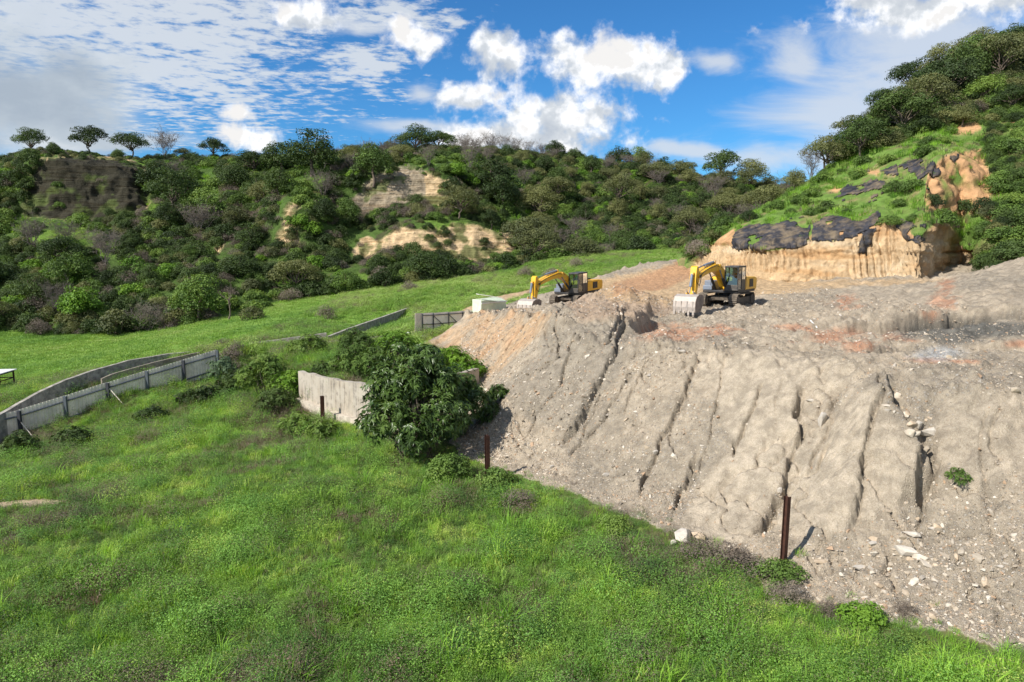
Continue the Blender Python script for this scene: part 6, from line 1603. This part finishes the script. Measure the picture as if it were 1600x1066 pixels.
boulder(1285, 664, 26, 'white slab of rock standing on the slope near the long gully', (.8,.7,1.2), .9, 2)
boulder(1266, 630, 15, 'small white rock above the white slab on the slope', (1,.8,.6), .2, 1)
boulder(1415, 868, 40, 'long pale slab of rock lying in the gravel at lower right', (1.1,.5,.6), -.6, 3)
boulder(1423, 842, 26, 'flat pale rock just above the long pale slab', (1.1,.7,.6), -.4, 1)
boulder(1364, 853, 20, 'flat triangular stone left of the long pale slab', (1,.8,.4), .5, 2)
boulder(1284, 880, 26, 'flat grey slab lying right of the tall rusty post', (1.1,.8,.35), .2, 0, me=RK[2])
boulder(1343, 892, 24, 'low pale stone flush with the gravel below the flat triangular stone', (1.2,.6,.35), .1, 3)
boulder(1455, 830, 13, 'small white stone on the gravel right of the flat pale rock', (1,.8,.7), .1, 1)
boulder(1218, 775, 13, 'small white stone beside the top of the tall rusty post', (.7,.7,1.2), .1, 2)
boulder(1524, 918, 17, 'bluish grey oval cobble in the lower right pebble cluster', (.8,1,.7), .4, 0, me=RK[5])
boulder(1538, 912, 14, 'tan round cobble in the lower right pebble cluster', (1,.8,.7), .4, 0, me=RK[0])
boulder(1562, 888, 15, 'whitish oval cobble above the lower right pebble cluster', (1,.7,.6), .0, 1)
boulder(1533, 946, 14, 'orange tan cobble at the bottom of the lower right pebble cluster', (1,.8,.7), .9, 0, me=RK[4])
boulder(778, 745, 18, 'tan rock at the toe of the slope right of the shorter post', (1,.8,.8), .9, 0, me=RK[1])
boulder(822, 778, 15, 'brown rock on the sand strip at the toe of the slope', (1,.8,.9), .3, 0, me=RK[4])
boulder(948, 745, 16, 'pale slab in the middle of the gravelly slope', (1.2,.7,.6), .5, 3)
boulder(1024, 712, 12, 'white stone beside the short gully mid slope', (1,.8,.7), .5, 2)
boulder(1065, 552, 16, 'pale stone near the crest left of the smooth sand slabs', (1.1,.8,.6), .5, 1)
boulder(862, 733, 9, 'small pale stone low on the left part of the slope', (1,.8,.9), .5, 2)
boulder(855, 475, 9, 'white stone behind the bucket of the far excavator', (1,.8,.8), .5, 1)
def stones():
    r = np.random.default_rng(990); n = 0; q = []
    Z = [('on the left flank of the grey slope', lambda x: x < 900), ('on the middle of the gravelly slope', lambda x: x < 1160), ('between the smooth sand slabs', lambda x: x < 1360), ('on the stony ground at lower right', lambda x: True)]
    while n < 190:
        px, py = r.uniform(740, 1600), r.uniform(560, 1000)
        if py > 880 and px < 1280: continue
        if py > np.interp(px, [700,1000,1130,1250,1600], [730,820,850,910,1040]): continue
        x, y, z = onground(px, py)
        i = min(np.searchsorted(gx, x), len(gx)-2); j = min(np.searchsorted(gy, y), len(gy)-2)
        if DT[j, i] < .3 or (SMOOTHZ[j, i] > .4 and CAV[j, i] < .3 and r.random() < .9): continue
        cl = inpoly(np.array([px]), np.array([py]), [(1400,630),(1470,640),(1480,760),(1420,800),(1600,880),(1600,1000),(1380,980),(1300,900),(1380,830),(1430,760)])[0]
        if not cl and r.random() < .72: continue
        s = float(np.clip(np.exp(r.normal()*.45)*(.24 if cl else .17), .10, .5)); n += 1
        zn = next(a for a, f in Z if f(px)); o = link('stone', RK[r.integers(7)]); o.location = (x, y, z-s*.04); o.scale = (s, s*r.uniform(.7, 1), s*r.uniform(.7, 1.1)); o.rotation_euler = (r.normal()*.4, r.normal()*.4, r.uniform(0, 6.3))
        if zn.startswith('on the stony'):
            zn = ('in the rubble channel under the big white rock' if py < 790 and px < 1500 else 'near the small green plant on the slope' if py < 800 else 'along the grass edge at lower right' if py > 950 else
                  'around the long pale slab' if px < 1460 and py < 905 else 'between the long pale slab and the grass' if px < 1470 else 'beside the lower right cobble cluster' if py > 880 else 'on the slope above the cobble cluster')
        sz = 'small' if s < .17 else 'larger' if s > .28 else 'fist sized'
        tag(o, '%s loose pale stone lying %s' % (sz, zn), 'rock', '%s loose pale stones %s' % (sz, zn))
stones()
